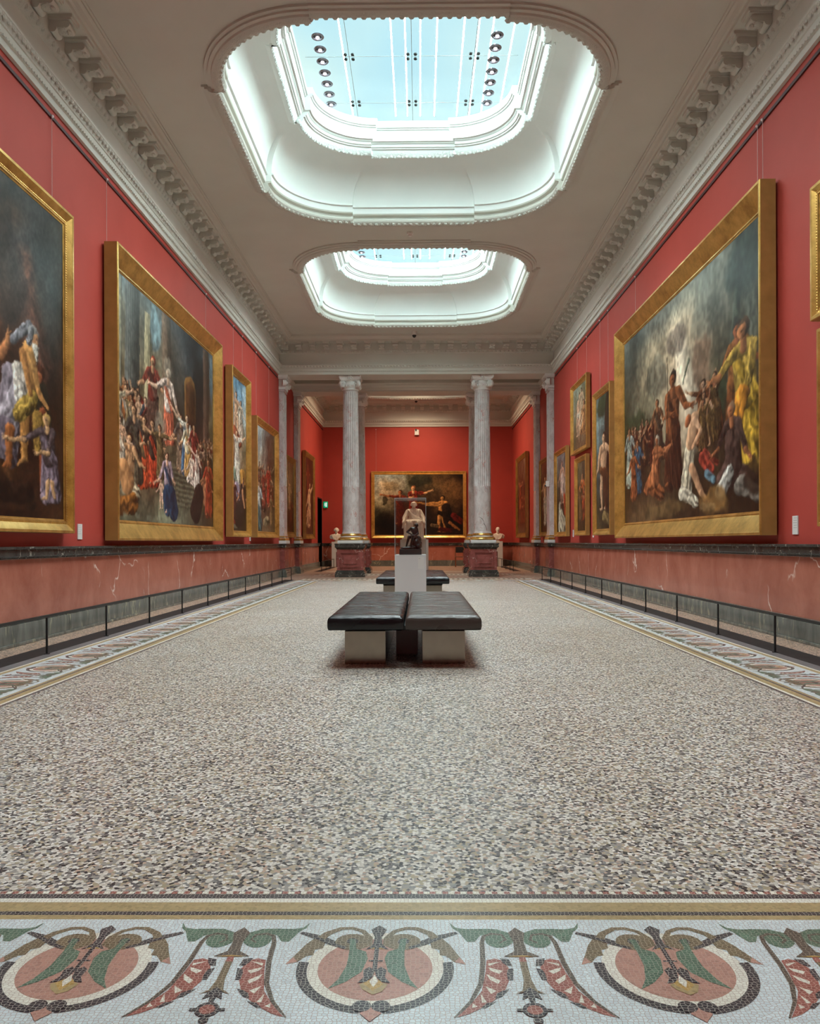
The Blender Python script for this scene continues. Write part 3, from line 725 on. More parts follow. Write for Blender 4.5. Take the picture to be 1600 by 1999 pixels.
def make_pedestal(root, hx, hy, x0=None):
    b = MB(); b.box(-hx, hx, -hy, hy, 0, .13); b.box(-hx + .012, hx - .012, -hy + .012, hy - .012, .13, .17); b.box(-hx + .04, hx - .04, -hy + .04, hy - .04, .17, .215)
    b.build('pedestal_plinth', M['black_marble'], root, bevel=.012)
    d = MB(); ex, ey = hx - .06, hy - .06; d.box(-ex, ex, -ey, ey, .215, .87)
    for ax in range(4):                                       # raised mouldings round the sunk panel on each face
        c, s = (1, 0, -1, 0)[ax], (0, 1, 0, -1)[ax]; e = ex if ax % 2 == 0 else ey; ww = (ey if ax % 2 == 0 else ex) - .11
        def face(u0, u1, z0, z1, t):
            P = []
            for dd in (e, e + t):
                for u in (u0, u1): P.append((c * dd - s * u, s * dd + c * u))
            xs = [p[0] for p in P]; ys = [p[1] for p in P]; d.box(min(xs), max(xs), min(ys), max(ys), z0, z1)
        for t, o in ((.035, 0), (.02, .03)):
            face(-ww + o, ww - o, .31 + o, .335 + o, t); face(-ww + o, ww - o, .765 - o, .79 - o, t); face(-ww + o, -ww + o + .025, .335 + o, .765 - o, t); face(ww - o - .025, ww - o, .335 + o, .765 - o, t)
        face(-ww + .10, ww - .10, .42, .68, .028)
    d.build('pedestal_die', M['red_die'], root)
    k = MB(); k.box(-ex - .01, ex + .01, -ey - .01, ey + .01, .87, .895); k.box(-ex - .03, ex + .03, -ey - .03, ey + .03, .895, .925); k.box(-hx + .0, hx - .0, -hy + .0, hy - .0, .925, 1.02); k.box(-hx - .012, hx + .012, -hy - .012, hy + .012, 1.02, 1.06)
    k.build('pedestal_cap', M['black_marble'], root, bevel=.014)
def make_column(name, loc, label, crack=False):
    root = empty(name, loc, 0, label, 'column', 'marble columns across the gallery')
    make_pedestal(root, .475, .475)
    p = MB(); p.box(-.40, .40, -.40, .40, 1.06, 1.155); p.build('base_slab', M['white_marble'], root, bevel=.01)
    b = MB(); b.lathe([(.36, 1.155), (.395, 1.17), (.41, 1.20), (.395, 1.23), (.365, 1.245), (.345, 1.25), (.345, 1.262)], 40); b.lathe([(.31, 1.30), (.33, 1.305), (.345, 1.33), (.33, 1.355), (.305, 1.36), (.30, 1.375)], 40)
    b.build('base_ring', M['gilt'], root)
    sco = MB(); sco.lathe([(.345, 1.262), (.325, 1.28), (.315, 1.30)], 40); sco.build('base_hollow', M['white_marble'], root)
    s = MB(); prof = [(.305, 1.375), (.282, 1.40), (.275, 1.46), (.273, 2.0), (.271, 2.5), (.270, 2.85), (.270, 2.86)]
    s.lathe(prof, 48)
    fp = [(.270, 2.86), (.2695, 2.90)] + [(.2695 - .033 * (z - 2.9) / 2.95, z) for z in (3.4, 3.9, 4.4, 4.9, 5.4, 5.80)] + [(.2365, 5.86), (.2365, 5.90), (.255, 5.915), (.255, 5.93), (.238, 5.94)]
    last = len(fp)
    def fl_(a, k): 
        if k in (0,) or k >= last - 5: return 1.0
        return 1 - .11 * max(0.0, math.cos(24 * a)) ** .6 if math.cos(24 * a) > -.35 else 1.0
    s.lathe(fp, 144, flute=fl_)
    if crack:
        a0 = -PI / 2; pts = [(-.14, 1.89), (-.06, 1.85), (-.01, 1.80), (.02, 1.72), (.03, 1.67), (.08, 1.58), (.10, 1.52), (.14, 1.42)]
        s.tube([(x, -math.sqrt(.2745 ** 2 - x * x), z) for x, z in pts], [.002, .006, .007, .004, .008, .006, .005, .002], 5, 1)
    s.build('shaft', [M['breccia'], M['black']], root)
    c = MB(); ionic_capital(c, 5.94, .235); c.build('capital', M['white_marble'], root)
    return root
CX = 2.1
make_column('column', (-CX, 25.38, 0), 'fluted pink-grey marble column, front left one of four, gilded base on red pedestal')
make_column('column', (CX, 25.38, 0), 'fluted pink-grey marble column, front right one of four, dark crack low on its shaft', True)
make_column('column', (-CX, 28.36, 0), 'shaded rear left marble column, half hidden behind the front left column')
make_column('column', (CX, 28.36, 0), 'shaded rear right marble column, half hidden behind the front right column')

def make_pilaster(loc, sx, label):
    root = empty('pilaster', loc, 0, label, 'pilaster', 'flat marble pilasters on the side walls')
    s = -sx
    def B(mb, d, h, z0, z1, m=0): mb.box(min(s * .002, s * d), max(s * .002, s * d), -h, h, z0, z1, m)
    a = MB(); B(a, .26, .42, 0, .14); B(a, .24, .40, .14, .21); B(a, .215, .385, .21, .25); a.build('pedestal_plinth', M['green'], root, bevel=.01)
    a = MB(); B(a, .19, .36, .25, .925)
    for z0, z1 in ((.34, .36), (.80, .82)): B(a, .205, .25, z0, z1)
    a.build('pedestal_die', M['red_die'], root)
    a = MB(); B(a, .215, .385, .925, .955); B(a, .245, .41, .955, 1.02); B(a, .26, .42, 1.02, 1.062); a.build('pedestal_cap', M['black_marble'], root, bevel=.012)
    a = MB(); B(a, .235, .36, 1.062, 1.155); a.build('base_slab', M['white_marble'], root, bevel=.008)
    a = MB(); B(a, .225, .355, 1.155, 1.235); B(a, .20, .33, 1.255, 1.30); a.build('base_ring', M['gilt'], root, bevel=.03)
    a = MB(); B(a, .195, .32, 1.235, 1.255); B(a, .175, .30, 1.30, 1.345); B(a, .16, .275, 1.345, 2.86); B(a, .148, .265, 2.86, 5.86); B(a, .18, .295, 5.86, 5.93)
    for i in range(6): a.box(min(s * .148, s * .158), max(s * .148, s * .158), -.265 + i * .0975, -.265 + i * .0975 + .04, 2.90, 5.82)
    for i in range(3): 
        for e in (-1, 1): a.box(min(s * (.02 + i * .05), s * (.045 + i * .05)), max(s * (.02 + i * .05), s * (.045 + i * .05)), min(e * .265, e * .275), max(e * .265, e * .275), 2.9, 5.82)
    a.build('shaft', M['breccia'], root, bevel=.004)
    c = MB(); B(c, .20, .30, 5.94, 6.03); B(c, .16, .27, 6.03, 6.25); B(c, .27, .36, 6.25, 6.29); B(c, .30, .39, 6.29, 6.37)
    for e in (-1, 1):
        c.tube([(s * .13, e * .335, 6.13), (s * .24, e * .30, 6.13)], [.10, .11], 14)
        c.tube([(s * .24, e * .30, 6.13), (s * .27, e * .29, 6.13)], [.06, .05], 12)
        c.ball((s * .28, e * .30, 6.13), .03, 6, 5)
    for i in range(5): c.ball((s * .18, -.2 + i * .1, 6.06), (.04, .04, .05), 6, 5)
    for k in range(6): c.ball((s * .29, .06 * math.cos(k * PI / 3), 6.31 + .05 * math.sin(k * PI / 3)), .03, 6, 4)
    c.build('capital', M['white_marble'], root)
for sx, sn in ((-1, 'left'), (1, 'right')):
    make_pilaster((sx * W, 25.30, 0), sx, 'tall pink-grey marble pilaster on the %s wall, the nearer of two' % sn)
    make_pilaster((sx * W, 28.26, 0), sx, 'tall pink-grey marble pilaster on the %s wall, the farther of two' % sn)

# ------------------------------------------------------------------ benches
def cushion(w, l, h, seams):
    """padded leather pad: rounded rim, dimpled seams across"""
    nx, ny = 22, 96; vs, fs = [], []
    def top(x, y):
        ex = min(x, w - x); ey = min(y, l - y); e = min(ex, ey); r = .045
        z = h - (r - math.sqrt(max(0, r * r - (r - min(e, r)) ** 2)))
        s = (y / l * seams) % 1.0; z -= .004 * math.exp(-(min(s, 1 - s) / .025) ** 2) if e > .02 else 0
        z += .004 * math.sin(PI * s) * (1 if e > .05 else 0) + .0022 * math.sin(37 * y + 3 * math.sin(9 * x)) * (1 if e > .05 else 0)
        return z
    def lv(n, L): return [0, .006, .016, .030, .045] + [.045 + (L - .09) * i / (n - 8) for i in range(1, n - 8)] + [L - .045, L - .030, L - .016, L - .006, L]
    X, Y = lv(nx, w), lv(ny, l); nx, ny = len(X), len(Y)
    for j in range(ny):
        for i in range(nx): vs.append((X[i], Y[j], top(X[i], Y[j])))
    for j in range(ny - 1):
        for i in range(nx - 1): a = j * nx + i; fs.append((a, a + 1, a + nx + 1, a + nx))
    rim = [i for i in range(nx)] + [j * nx + nx - 1 for j in range(1, ny)] + [(ny - 1) * nx + i for i in range(nx - 2, -1, -1)] + [j * nx for j in range(ny - 2, 0, -1)]
    m = MB(); m.add(vs, fs, 0, True); n = len(rim); prev = rim; base = len(m.v)
    cx, cy = w / 2, l / 2
    for ins, z in ((0, .03), (.004, .012), (.014, .003), (.03, 0)):
        cur = []
        for i in rim:
            x, y, _ = vs[i]; x += ins if x < .001 else (-ins if x > w - .001 else 0); y += ins if y < .001 else (-ins if y > l - .001 else 0)
            cur.append(len(m.v)); m.v.append((x, y, z))
        for k in range(n): m.f.append((prev[k], cur[k], cur[(k + 1) % n], prev[(k + 1) % n])); m.mi.append(0); m.sm.append(True)
        prev = cur
    m.f.append(tuple(reversed(prev))); m.mi.append(0); m.sm.append(False)
    return m
def bench(y0, y1, label, left, right, lt):
    root = empty('bench', (0, y0, 0), 0, label, 'bench', 'leather benches in the middle of the gallery')
    l = y1 - y0; w = .655
    cushion(w, l, .125, 7).build('cushion', left, root, loc=(-.69, 0, .34))
    c = cushion(w, l, .125, 7).build('cushion', right, root, loc=(-.02, .01, .34)); 
    if lt: c['label'] = 'dark brown leather cushion'
    for x0, x1 in ((-.575, -.205), (.125, .51)):
        b = MB(); b.box(x0, x1, .36, l - .36, 0, .30); b.build('leg', M['steel'], root, bevel=.006)
    f = MB(); f.box(-.58, .52, .40, l - .40, .30, .3395); f.build('frame', M['iron'], root); f = MB(); f.box(-.13, .08, 1.0, l - 1.0, .0, .30); f.build('middle_support', M['plinth'], root)
    return root
bench(6.81, 10.2, 'low wide bench in front, one black and one dark brown leather cushion', M['leather_black'], M['leather_brown'], True)
bench(14.32, 17.9, 'low black leather bench behind the grey plinth with the bronze', M['leather_black'], M['leather_black'], False)

# ------------------------------------------------------------------ figures: one skin made by fusing tapered limbs
def fused(mb, name, mat, parent, voxel, smooth=6, loc=(0, 0, 0), scale=1.0, rz=0.0):
    o = mb.build(name, mat, parent, loc=loc); o.scale = (scale,) * 3; o.rotation_euler = (0, 0, rz)
    r = o.modifiers.new('skin', 'REMESH'); r.mode = 'VOXEL'; r.voxel_size = voxel; r.use_smooth_shade = True
    s = o.modifiers.new('relax', 'SMOOTH'); s.iterations = smooth; s.factor = .5
    return o
def head(mb, c, r, yaw=0.0, beard=False, hair=True, tilt=0.0):
    """skull, jaw, brow, nose, lips, ears; faces -y"""
    q = Matrix.Rotation(yaw, 3, 'Z') @ Matrix.Rotation(tilt, 3, 'X'); c = Vector(c)
    P = lambda x, y, z: c + q @ Vector((x * r, y * r, z * r))
    mb.ball(P(0, .12, .18), (r * .80, r * .95, r * .88), 14, 10, 0, q)
    mb.ball(P(0, -.22, -.32), (r * .62, r * .62, r * .72), 12, 9, 0, q)
    mb.ball(P(0, -.45, -.78), (r * .34, r * .3, r * .26), 10, 8, 0, q)
    mb.caps(P(-.36, -.68, .12), P(.36, -.68, .12), r * .16, r * .16)
    mb.caps(P(0, -.80, .08), P(0, -1.02, -.26), r * .09, r * .14)
    for s in (-1, 1):
        mb.ball(P(s * .33, -.66, -.06), (r * .13, r * .12, r * .09), 8, 6, 0, q)
        mb.ball(P(s * .42, -.52, -.34), (r * .24, r * .22, r * .22), 8, 6, 0, q)
        mb.ball(P(s * .84, .10, -.06), (r * .10, r * .18, r * .26), 8, 6, 0, q)
    mb.caps(P(-.2, -.80, -.55), P(.2, -.80, -.55), r * .085, r * .085)
    mb.caps(P(-.16, -.77, -.68), P(.16, -.77, -.68), r * .09, r * .09)
    mb.caps(P(0, .2, -.5), P(0, .25, -1.35), r * .48, r * .55)
    if hair:
        for k in range(22):
            a = PI * .12 + (PI * 1.76) * k / 21 - PI / 2 + PI * .5 - PI / 2
            for z, rr in ((.55, .72), (.15, .92), (-.2, .90)):
                x, y = math.cos(a) * rr, math.sin(a) * rr + .16
                if y < -.45 and z < .5: continue
                mb.ball(P(x, y, z), r * .20, 7, 5)
    if beard:
        for k in range(9):
            a = -PI / 2 + (k - 4) * .28; mb.ball(P(math.cos(a) * .5, math.sin(a) * .62, -.85 - .12 * (k % 2)), r * .24, 7, 5)
def hand(mb, w, d, n, s, sz):
    """palm and five curled fingers: wrist w, direction d, back-of-hand normal n"""
    w = Vector(w); d = Vector(d).normalized(); n = Vector(n).normalized(); t = d.cross(n).normalized() * s
    mb.caps(w, w + d * sz * .5, sz * .2, sz * .24)
    for k, L in enumerate((.42, .5, .47, .36)):
        b = w + d * sz * .55 + t * sz * (.24 - .16 * k); m = b + d * sz * L * .5 - n * sz * .06; e = m + d * sz * L * .35 - n * sz * .26
        mb.caps(b, m, sz * .085, sz * .08); mb.caps(m, e, sz * .08, sz * .06)
    b = w + d * sz * .18 + t * sz * .24; mb.caps(b, b + d * sz * .28 + t * sz * .16, sz * .1, sz * .075)

# seated marble figure on the tall plinth in the end room
pr = empty('display_plinth', (-.12, 31.5, 0), 0, 'tall pale plinth carrying the seated marble figure in the end room', 'plinth')
m = MB(); m.box(-.55, .55, -.55, .55, 0, 1.2); m.build('plinth_body', M['plinth'], pr, bevel=.006)
m = MB(); m.box(.36, .55, -.556, -.55, .02, 1.19); m.build('edge_strip', M['plinth_white'], pr)
st = empty('marble_statue', (-.14, 31.45, 1.2), 0, 'seated marble figure in a wide draped robe, on the plinth before the rear painting', 'statue')
g = MB()
g.ball((0, .10, .70), (.26, .22, .30), 14, 10); g.caps((0, .10, .62), (0, .06, 1.06), .22, .20); g.caps((-.20, .06, 1.10), (.20, .06, 1.10), .105, .105)
head(g, (.0, -.02, 1.36), .125, .15, False, True, .08)
for s in (-1, 1):
    g.caps((s * .23, .05, 1.09), (s * .37, -.04, .84), .105, .09); g.caps((s * .37, -.04, .84), (s * .40, -.34, .72), .075, .045); hand(g, (s * .40, -.34, .72), (0, -.8, -.5), (0, -.4, .9), -s, .15)
    g.caps((s * .12, .0, .62), (s * .18, -.42, .62), .135, .12); g.caps((s * .18, -.42, .62), (s * .17, -.40, .10), .10, .075); g.caps((s * .17, -.42, .05), (s * .21, -.62, .035), .05, .042)
    for k in range(6):                                        # heavy folds falling from the arms and the knees
        x = s * (.27 + .03 * k); g.caps((x * .9, .02 - .05 * k, 1.04 - .045 * k), (x + s * .03, -.08 - .05 * k, .50 - .03 * (k % 3)), .030, .026)
    for k in range(7):
        x = s * (.04 + .05 * k); g.caps((x, -.46 + .012 * k, .64 - .01 * k), (x + s * (.03 + .02 * (k % 3)), -.50 + .05 * (k % 2), .07), .026, .034)
    g.caps((s * .40, -.28, .66), (s * .44, .18, .66), .04, .04); g.caps((s * .38, -.26, .66), (s * .36, -.30, .06), .03, .035); g.caps((s * .38, .20, .9), (s * .36, .22, .06), .04, .045)
for k in range(8):                                            # cloak swept across the chest
    f = k / 7; g.caps((-.22 + .08 * f, -.06 - .05 * math.sin(PI * f), 1.17 - .02 * k), (.02 + .26 * f, -.21 + .02 * f, .70 + .10 * f), .024, .024)
    g.caps((.24 - .05 * f, -.05, 1.16 - .02 * k), (.05 + .03 * k, -.20, .78 - .02 * k), .022, .022)
for k in range(6): g.caps((-.22 + .08 * k, -.32, .74), (-.28 + .12 * k, -.46, .70), .045, .045)
g.caps((-.40, .2, .50), (.40, .2, .50), .05, .05); g.box(-.30, .30, -.2, .28, .05, .5)
fused(g, 'seated_figure', M['statue'], st, .012, 2, (0, 0, .008))
m = MB(); m.box(-.46, .46, -.66, .34, 0, .055); m.build('statue_base', M['statue'], st, bevel=.01)

# glass-cased bronze between the benches
pl = empty('display_plinth', (-.04, 12.34, 0), 0, 'pale grey plinth with a printed card, between the two benches', 'plinth')
m = MB(); m.box(-.24, .24, -.24, .24, 0, .895); m.build('plinth_body', M['plinth'], pl, bevel=.004)
m = MB(); m.box(-.242, .242, -.242, .242, .895, .903); m.build('plinth_top', M['plinth_white'], pl)
cd = MB(); cd.box(.115, .205, -.2435, -.24, .69, .875); cd.build('card', M['card'], pl)
for z, w_ in ((.852, .03), (.843, .022), (.72, .05), (.712, .04)):
    pass
ik = MB()
for z, w_ in ((.850, .028), (.842, .020)): ik.box(.125, .125 + w_, -.2445, -.2434, z, z + .003)
ik.build('printed_lines', M['ink'], pl)
gc = empty('glass_case', (-.04, 12.34, .903), 0, 'clear glass case standing on the grey plinth over the bronze', 'display case')
for nm_, bx_ in (('glass_panel', (-.238, .238, -.238, -.234)), ('glass_panel', (-.238, .238, .234, .238)), ('glass_panel', (-.238, -.234, -.234, .234)), ('glass_panel', (.234, .238, -.234, .234))):
    m = MB(); m.box(*bx_, 0.001, .862); m.build(nm_, M['glass'], gc)
m = MB(); m.box(-.239, .239, -.239, .239, .862, .868); m.build('glass_lid', M['glass'], gc)
m = MB()
for x in (-.238, .238):
    for y in (-.238, .238): m.box(x - .0025, x + .0025, y - .0025, y + .0025, 0.001, .868)
for y in (-.238, .238): m.box(-.238, .238, y - .003, y + .003, .858, .869)
for x in (-.238, .238): m.box(x - .003, x + .003, -.238, .238, .858, .869)
m.build('glass_edge', M['glass_edge'], gc)
br = empty('bronze_statue', (-.04, 12.30, .905), 0, 'small dark bronze of a seated nude man on a rock inside the glass case', 'statue')
m = MB(); m.box(-.17, .17, -.13, .13, 0, .085); m.build('statue_base', M['black'], br, bevel=.003)
g = MB()
for c, r in (((.16, .10, .08), (.30, .26, .10)), ((.23, .12, .2), (.22, .22, .22)), ((.27, .08, .36), (.16, .18, .17)), ((-.12, -.05, .04), (.28, .20, .06)), ((.30, -.04, .12), (.14, .18, .16)), ((.22, -.10, .26), (.14, .12, .14))): g.ball(c, r, 14, 10)
g.caps((.17, .04, .50), (.16, .0, .70), .095, .12); g.caps((.04, -.01, .80), (.24, .02, .78), .06, .06); g.ball((.13, -.03, .72), (.12, .09, .12), 12, 9)
head(g, (.235, -.07, .915), .078, .5, True, True, .35)
g.caps((.03, .0, .80), (-.13, .04, .66), .052, .042); g.caps((-.13, .04, .66), (.02, -.06, .58), .04, .028)
g.caps((.25, .02, .77), (.29, -.06, .60), .05, .042); g.caps((.29, -.06, .60), (.16, -.20, .52), .038, .028)
hand(g, (.16, -.20, .52), (-.8, -.3, -.4), (0, -.6, .8), 1, .085); hand(g, (.02, -.06, .58), (.8, -.4, -.3), (0, -.5, .8), -1, .085)
g.caps((.12, .0, .46), (-.06, -.16, .47), .088, .062); g.caps((-.06, -.16, .47), (-.16, -.14, .12), .058, .036); g.caps((-.16, -.14, .06), (-.30, -.20, .045), .036, .028)
g.caps((.20, -.02, .46), (.10, -.26, .50), .088, .062); g.caps((.10, -.26, .50), (.0, -.22, .10), .058, .036); g.caps((.0, -.24, .06), (-.13, -.30, .045), .036, .028)
for k in range(5): g.caps((.20 + .02 * k, -.12 + .04 * k, .46), (.24 + .02 * k, -.18 + .05 * k, .12), .03, .04)
fused(g, 'seated_figure', M['bronze'], br, .012, 2, (0, 0, .085), .40)

# busts on plinths in the far corners
def bust(x, yaw, plabel, blabel, young):
    p = empty('bust_plinth', (x, 35.75, 0), 0, plabel, 'plinth')
    m = MB(); m.box(-.20, .20, -.20, .20, 0, 1.12); m.build('plinth_body', M['plinth_white'], p, bevel=.005)
    b = empty('marble_bust', (x, 35.75, 1.12), 0, blabel, 'bust')
    g = MB(); head(g, (0, -.02, .52), .115, yaw, not young, young)
    g.ball((0, .02, .22), (.22, .14, .16), 14, 10); g.caps((-.18, .02, .26), (.18, .02, .26), .085, .085); g.caps((0, .0, .22), (0, .0, .09), .12, .07)
    for s in (-1, 1):
        for k in range(4): g.caps((s * (.10 + .035 * k), -.07, .33 - .01 * k), (s * (.02 + .03 * k), -.11, .09 + .01 * k), .026, .022)
        g.ball((s * .24, .02, .22), (.075, .09, .10), 10, 8)
    fused(g, 'head_and_shoulders', M['bust'], b, .013, 4)
    m = MB(); m.lathe([(.10, 0), (.10, .02), (.07, .035), (.06, .06), (.08, .08)], 20); m.build('socle', M['bust'], b)
bust(-3.66, .25, 'white plinth under the left bust, beside the dark doorway', 'white marble bust left of the columns, beside the dark doorway', True)
bust(3.60, -.1, 'white plinth under the right bust, in the far right corner', 'white marble bust right of the columns, in the far right corner', False)

# ------------------------------------------------------------------ low barriers along the walls
def barrier(x, ys, label, h=.375):
    root = empty('barrier', (x, ys[0], 0), 0, label, 'barrier', 'low black rail barriers along the walls')
    m = MB(); m.box(-.009, .009, -.75 if ys[0] < 8 else -.05, ys[-1] - ys[0] + .02, h - .012, h + .012); m.build('rail', M['iron'], root)
    for y in ys:
        p = MB(); p.lathe([(.011, 0), (.011, h - .012)], 10, (0, y - ys[0])); p.lathe([(.028, 0), (.028, .006), (.012, .008)], 12, (0, y - ys[0])); p.build('post', M['iron'], root)
ysm = [6.36 + 1.494 * k for k in range(12)]
barrier(-3.60, ysm, 'long low black rail barrier along the left wall of the gallery')
barrier(3.60, ysm, 'long low black rail barrier along the right wall of the gallery')
barrier(-3.62, [30.0, 31.4, 32.8, 34.2], 'low black rail barrier along the left wall of the end room')
barrier(3.55, [29.4, 30.5, 32.0, 33.6, 35.1], 'low black rail barrier along the right wall of the end room')

# ------------------------------------------------------------------ small fittings
def wall_card(x, y, z, w_, h_, label):
    r = empty('wall_label', (x, y, z), 0, label, 'wall label', 'white caption cards beside the paintings'); s = 1 if x < 0 else -1
    m = MB(); m.box(min(0, s * .012), max(0, s * .012), -w_ / 2, w_ / 2, -h_ / 2, h_ / 2); m.build('card', M['card'], r)
    k = MB()
    for i in range(5):
        zz = h_ / 2 - .026 - i * h_ * .13; k.box(min(s * .012, s * .0128), max(s * .012, s * .0128), -w_ * .38, w_ * (.2 + .16 * ((i * 7) % 3) / 2), zz, zz + .004)
    k.build('printed_lines', M['ink'], r)
wall_card(-W, 10.33, 1.25, .13, .20, 'white caption card between the two big paintings on the left wall')
wall_card(-W, 20.72, 1.20, .13, .12, 'small white caption card between the two narrow paintings on the left wall')
wall_card(W, 8.98, 1.275, .125, .21, 'white caption card right of the large right-hand painting')
wall_card(W, 19.42, 1.30, .12, .21, 'white caption card beside the standing figure painting on the right wall')
wall_card(W, 21.95, 1.32, .12, .20, 'white caption card below the high painting on the right wall')
ex = empty('exit_sign', (-4.21, R1 - .02, 2.82), 0, 'green lit exit sign with white symbol above the dark doorway', 'exit sign')
m = MB(); m.box(-.10, .10, -.06, 0, -.14, .14); m.build('sign_box', M['exit_green'], ex)
m = MB(); m.box(.0, .065, -.0625, -.06, -.10, .10); m.ball((-.035, -.061, .07), (.018, .003, .018), 8, 5); m.tube([(-.035, -.061, .045), (-.025, -.061, -.02)], .014, 6); m.tube([(-.028, -.061, -.02), (-.055, -.061, -.06), (-.075, -.061, -.06)], .009, 6); m.tube([(-.025, -.061, -.02), (.0, -.061, -.055), (-.01, -.061, -.10)], .009, 6); m.tube([(-.035, -.061, .04), (-.07, -.061, .01)], .008, 6); m.tube([(-.03, -.061, .04), (.005, -.061, .02)], .008, 6)
m.build('sign_symbol', M['exit_white'], ex)
sn = empty('wall_sensor', (-.03, R1, 6.13), 0, 'white box sensor high on the red back wall', 'sensor')
m = MB(); m.box(-.10, .10, -.11, 0, -.15, .10); m.build('sensor_body', M['white_plastic'], sn, bevel=.02)
m = MB(); m.box(-.07, -.0, -.13, -.11, .03, .13); m.build('sensor_eye', M['iron'], sn)
wb = empty('wall_sensor', (W - .16, 25.1, 2.92), 0, 'small white sensor box on the nearer right pilaster', 'sensor')
m = MB(); m.box(-.10, .0, -.06, .06, -.09, .09); m.build('sensor_body', M['white_plastic'], wb, bevel=.015); m = MB(); m.tube([(-.10, 0, -.05), (-.13, 0, -.07)], .03, 8); m.build('sensor_eye', M['iron'], wb)
sd = empty('smoke_detector', (-.08, 16.46, ZC), 0, 'round smoke detector on the ceiling between the two skylights', 'smoke detector')
m = MB(); m.lathe([(.035, -.085), (.04, -.08), (.045, -.05), (.065, -.045), (.07, 0)], 20); m.build('detector_body', M['white_plastic'], sd)
for y, lb in ((24.22, 'dark dome camera on the ceiling beyond the farther skylight'), (35.55, 'tiny dark dome camera on the end room ceiling')):
    cm = empty('dome_camera', (-.05, y, ZC), 0, lb, 'security camera')
    m = MB(); m.lathe([(.06, -.11), (.075, -.10), (.08, 0)], 20); m.build('camera_mount', M['white_plastic'], cm)
    m = MB(); m.ball((0, 0, -.12), (.062, .062, .07), 14, 10); m.build('camera_dome', M['iron'], cm)
ch = empty('chair', (1.86, 34.9, 0), 0, 'small wooden chair half hidden by the rear right column pedestal', 'chair')
m = MB(); m.box(-.22, .22, -.2, .2, .42, .46); m.build('seat', M['wood'], ch, bevel=.008)
for x in (-.2, .2):
    for y in (-.18, .18):
        m = MB(); m.box(x - .02, x + .02, y - .02, y + .02, 0, .42 if y < 0 else .9); m.build('leg', M['wood'], ch)
m = MB(); m.box(-.2, .2, .17, .19, .62, .88); m.build('backrest', M['black'], ch, bevel=.006)

# recessed spotlights and the tubes over the glass
ORD = ['first', 'second', 'third', 'fourth', 'fifth', 'sixth', 'seventh', 'eighth']
def downlight(loc, label, parts=None):
    r = empty('recessed_spotlight', loc, 0, label, 'spotlight', 'round recessed spotlights in the skylight glass')
    m = MB(); m.lathe([(.062, .0), (.095, -.002), (.10, -.012), (.085, -.02), (.07, -.018), (.062, -.004)], 24); m.build('trim_ring', M['chrome'], r)
    m = MB(); m.lathe([(.06, -.001), (.058, -.006)], 20); m.build('reflector', M['iron'], r)
    m = MB(); m.ball((.0, .01, -.018), (.032, .032, .016), 10, 6); m.build('bulb', M['bulb'], r)
for s, sn_ in ((-1, 'left'), (1, 'right')):
    for k in range(7):
        downlight((s * 1.38 - .06, SKY[1][0] + 1.36 - .313 * k, 8.872), 'round recessed spotlight, %s from the far end of the %s row, nearer skylight' % (ORD[k], sn_))
    for k in range(2):
        downlight((s * 1.38 - .06, SKY[2][0] + 1.36 - .313 * k, 8.872), 'round recessed spotlight, %s one visible in the %s row of the farther skylight' % (ORD[k], sn_))
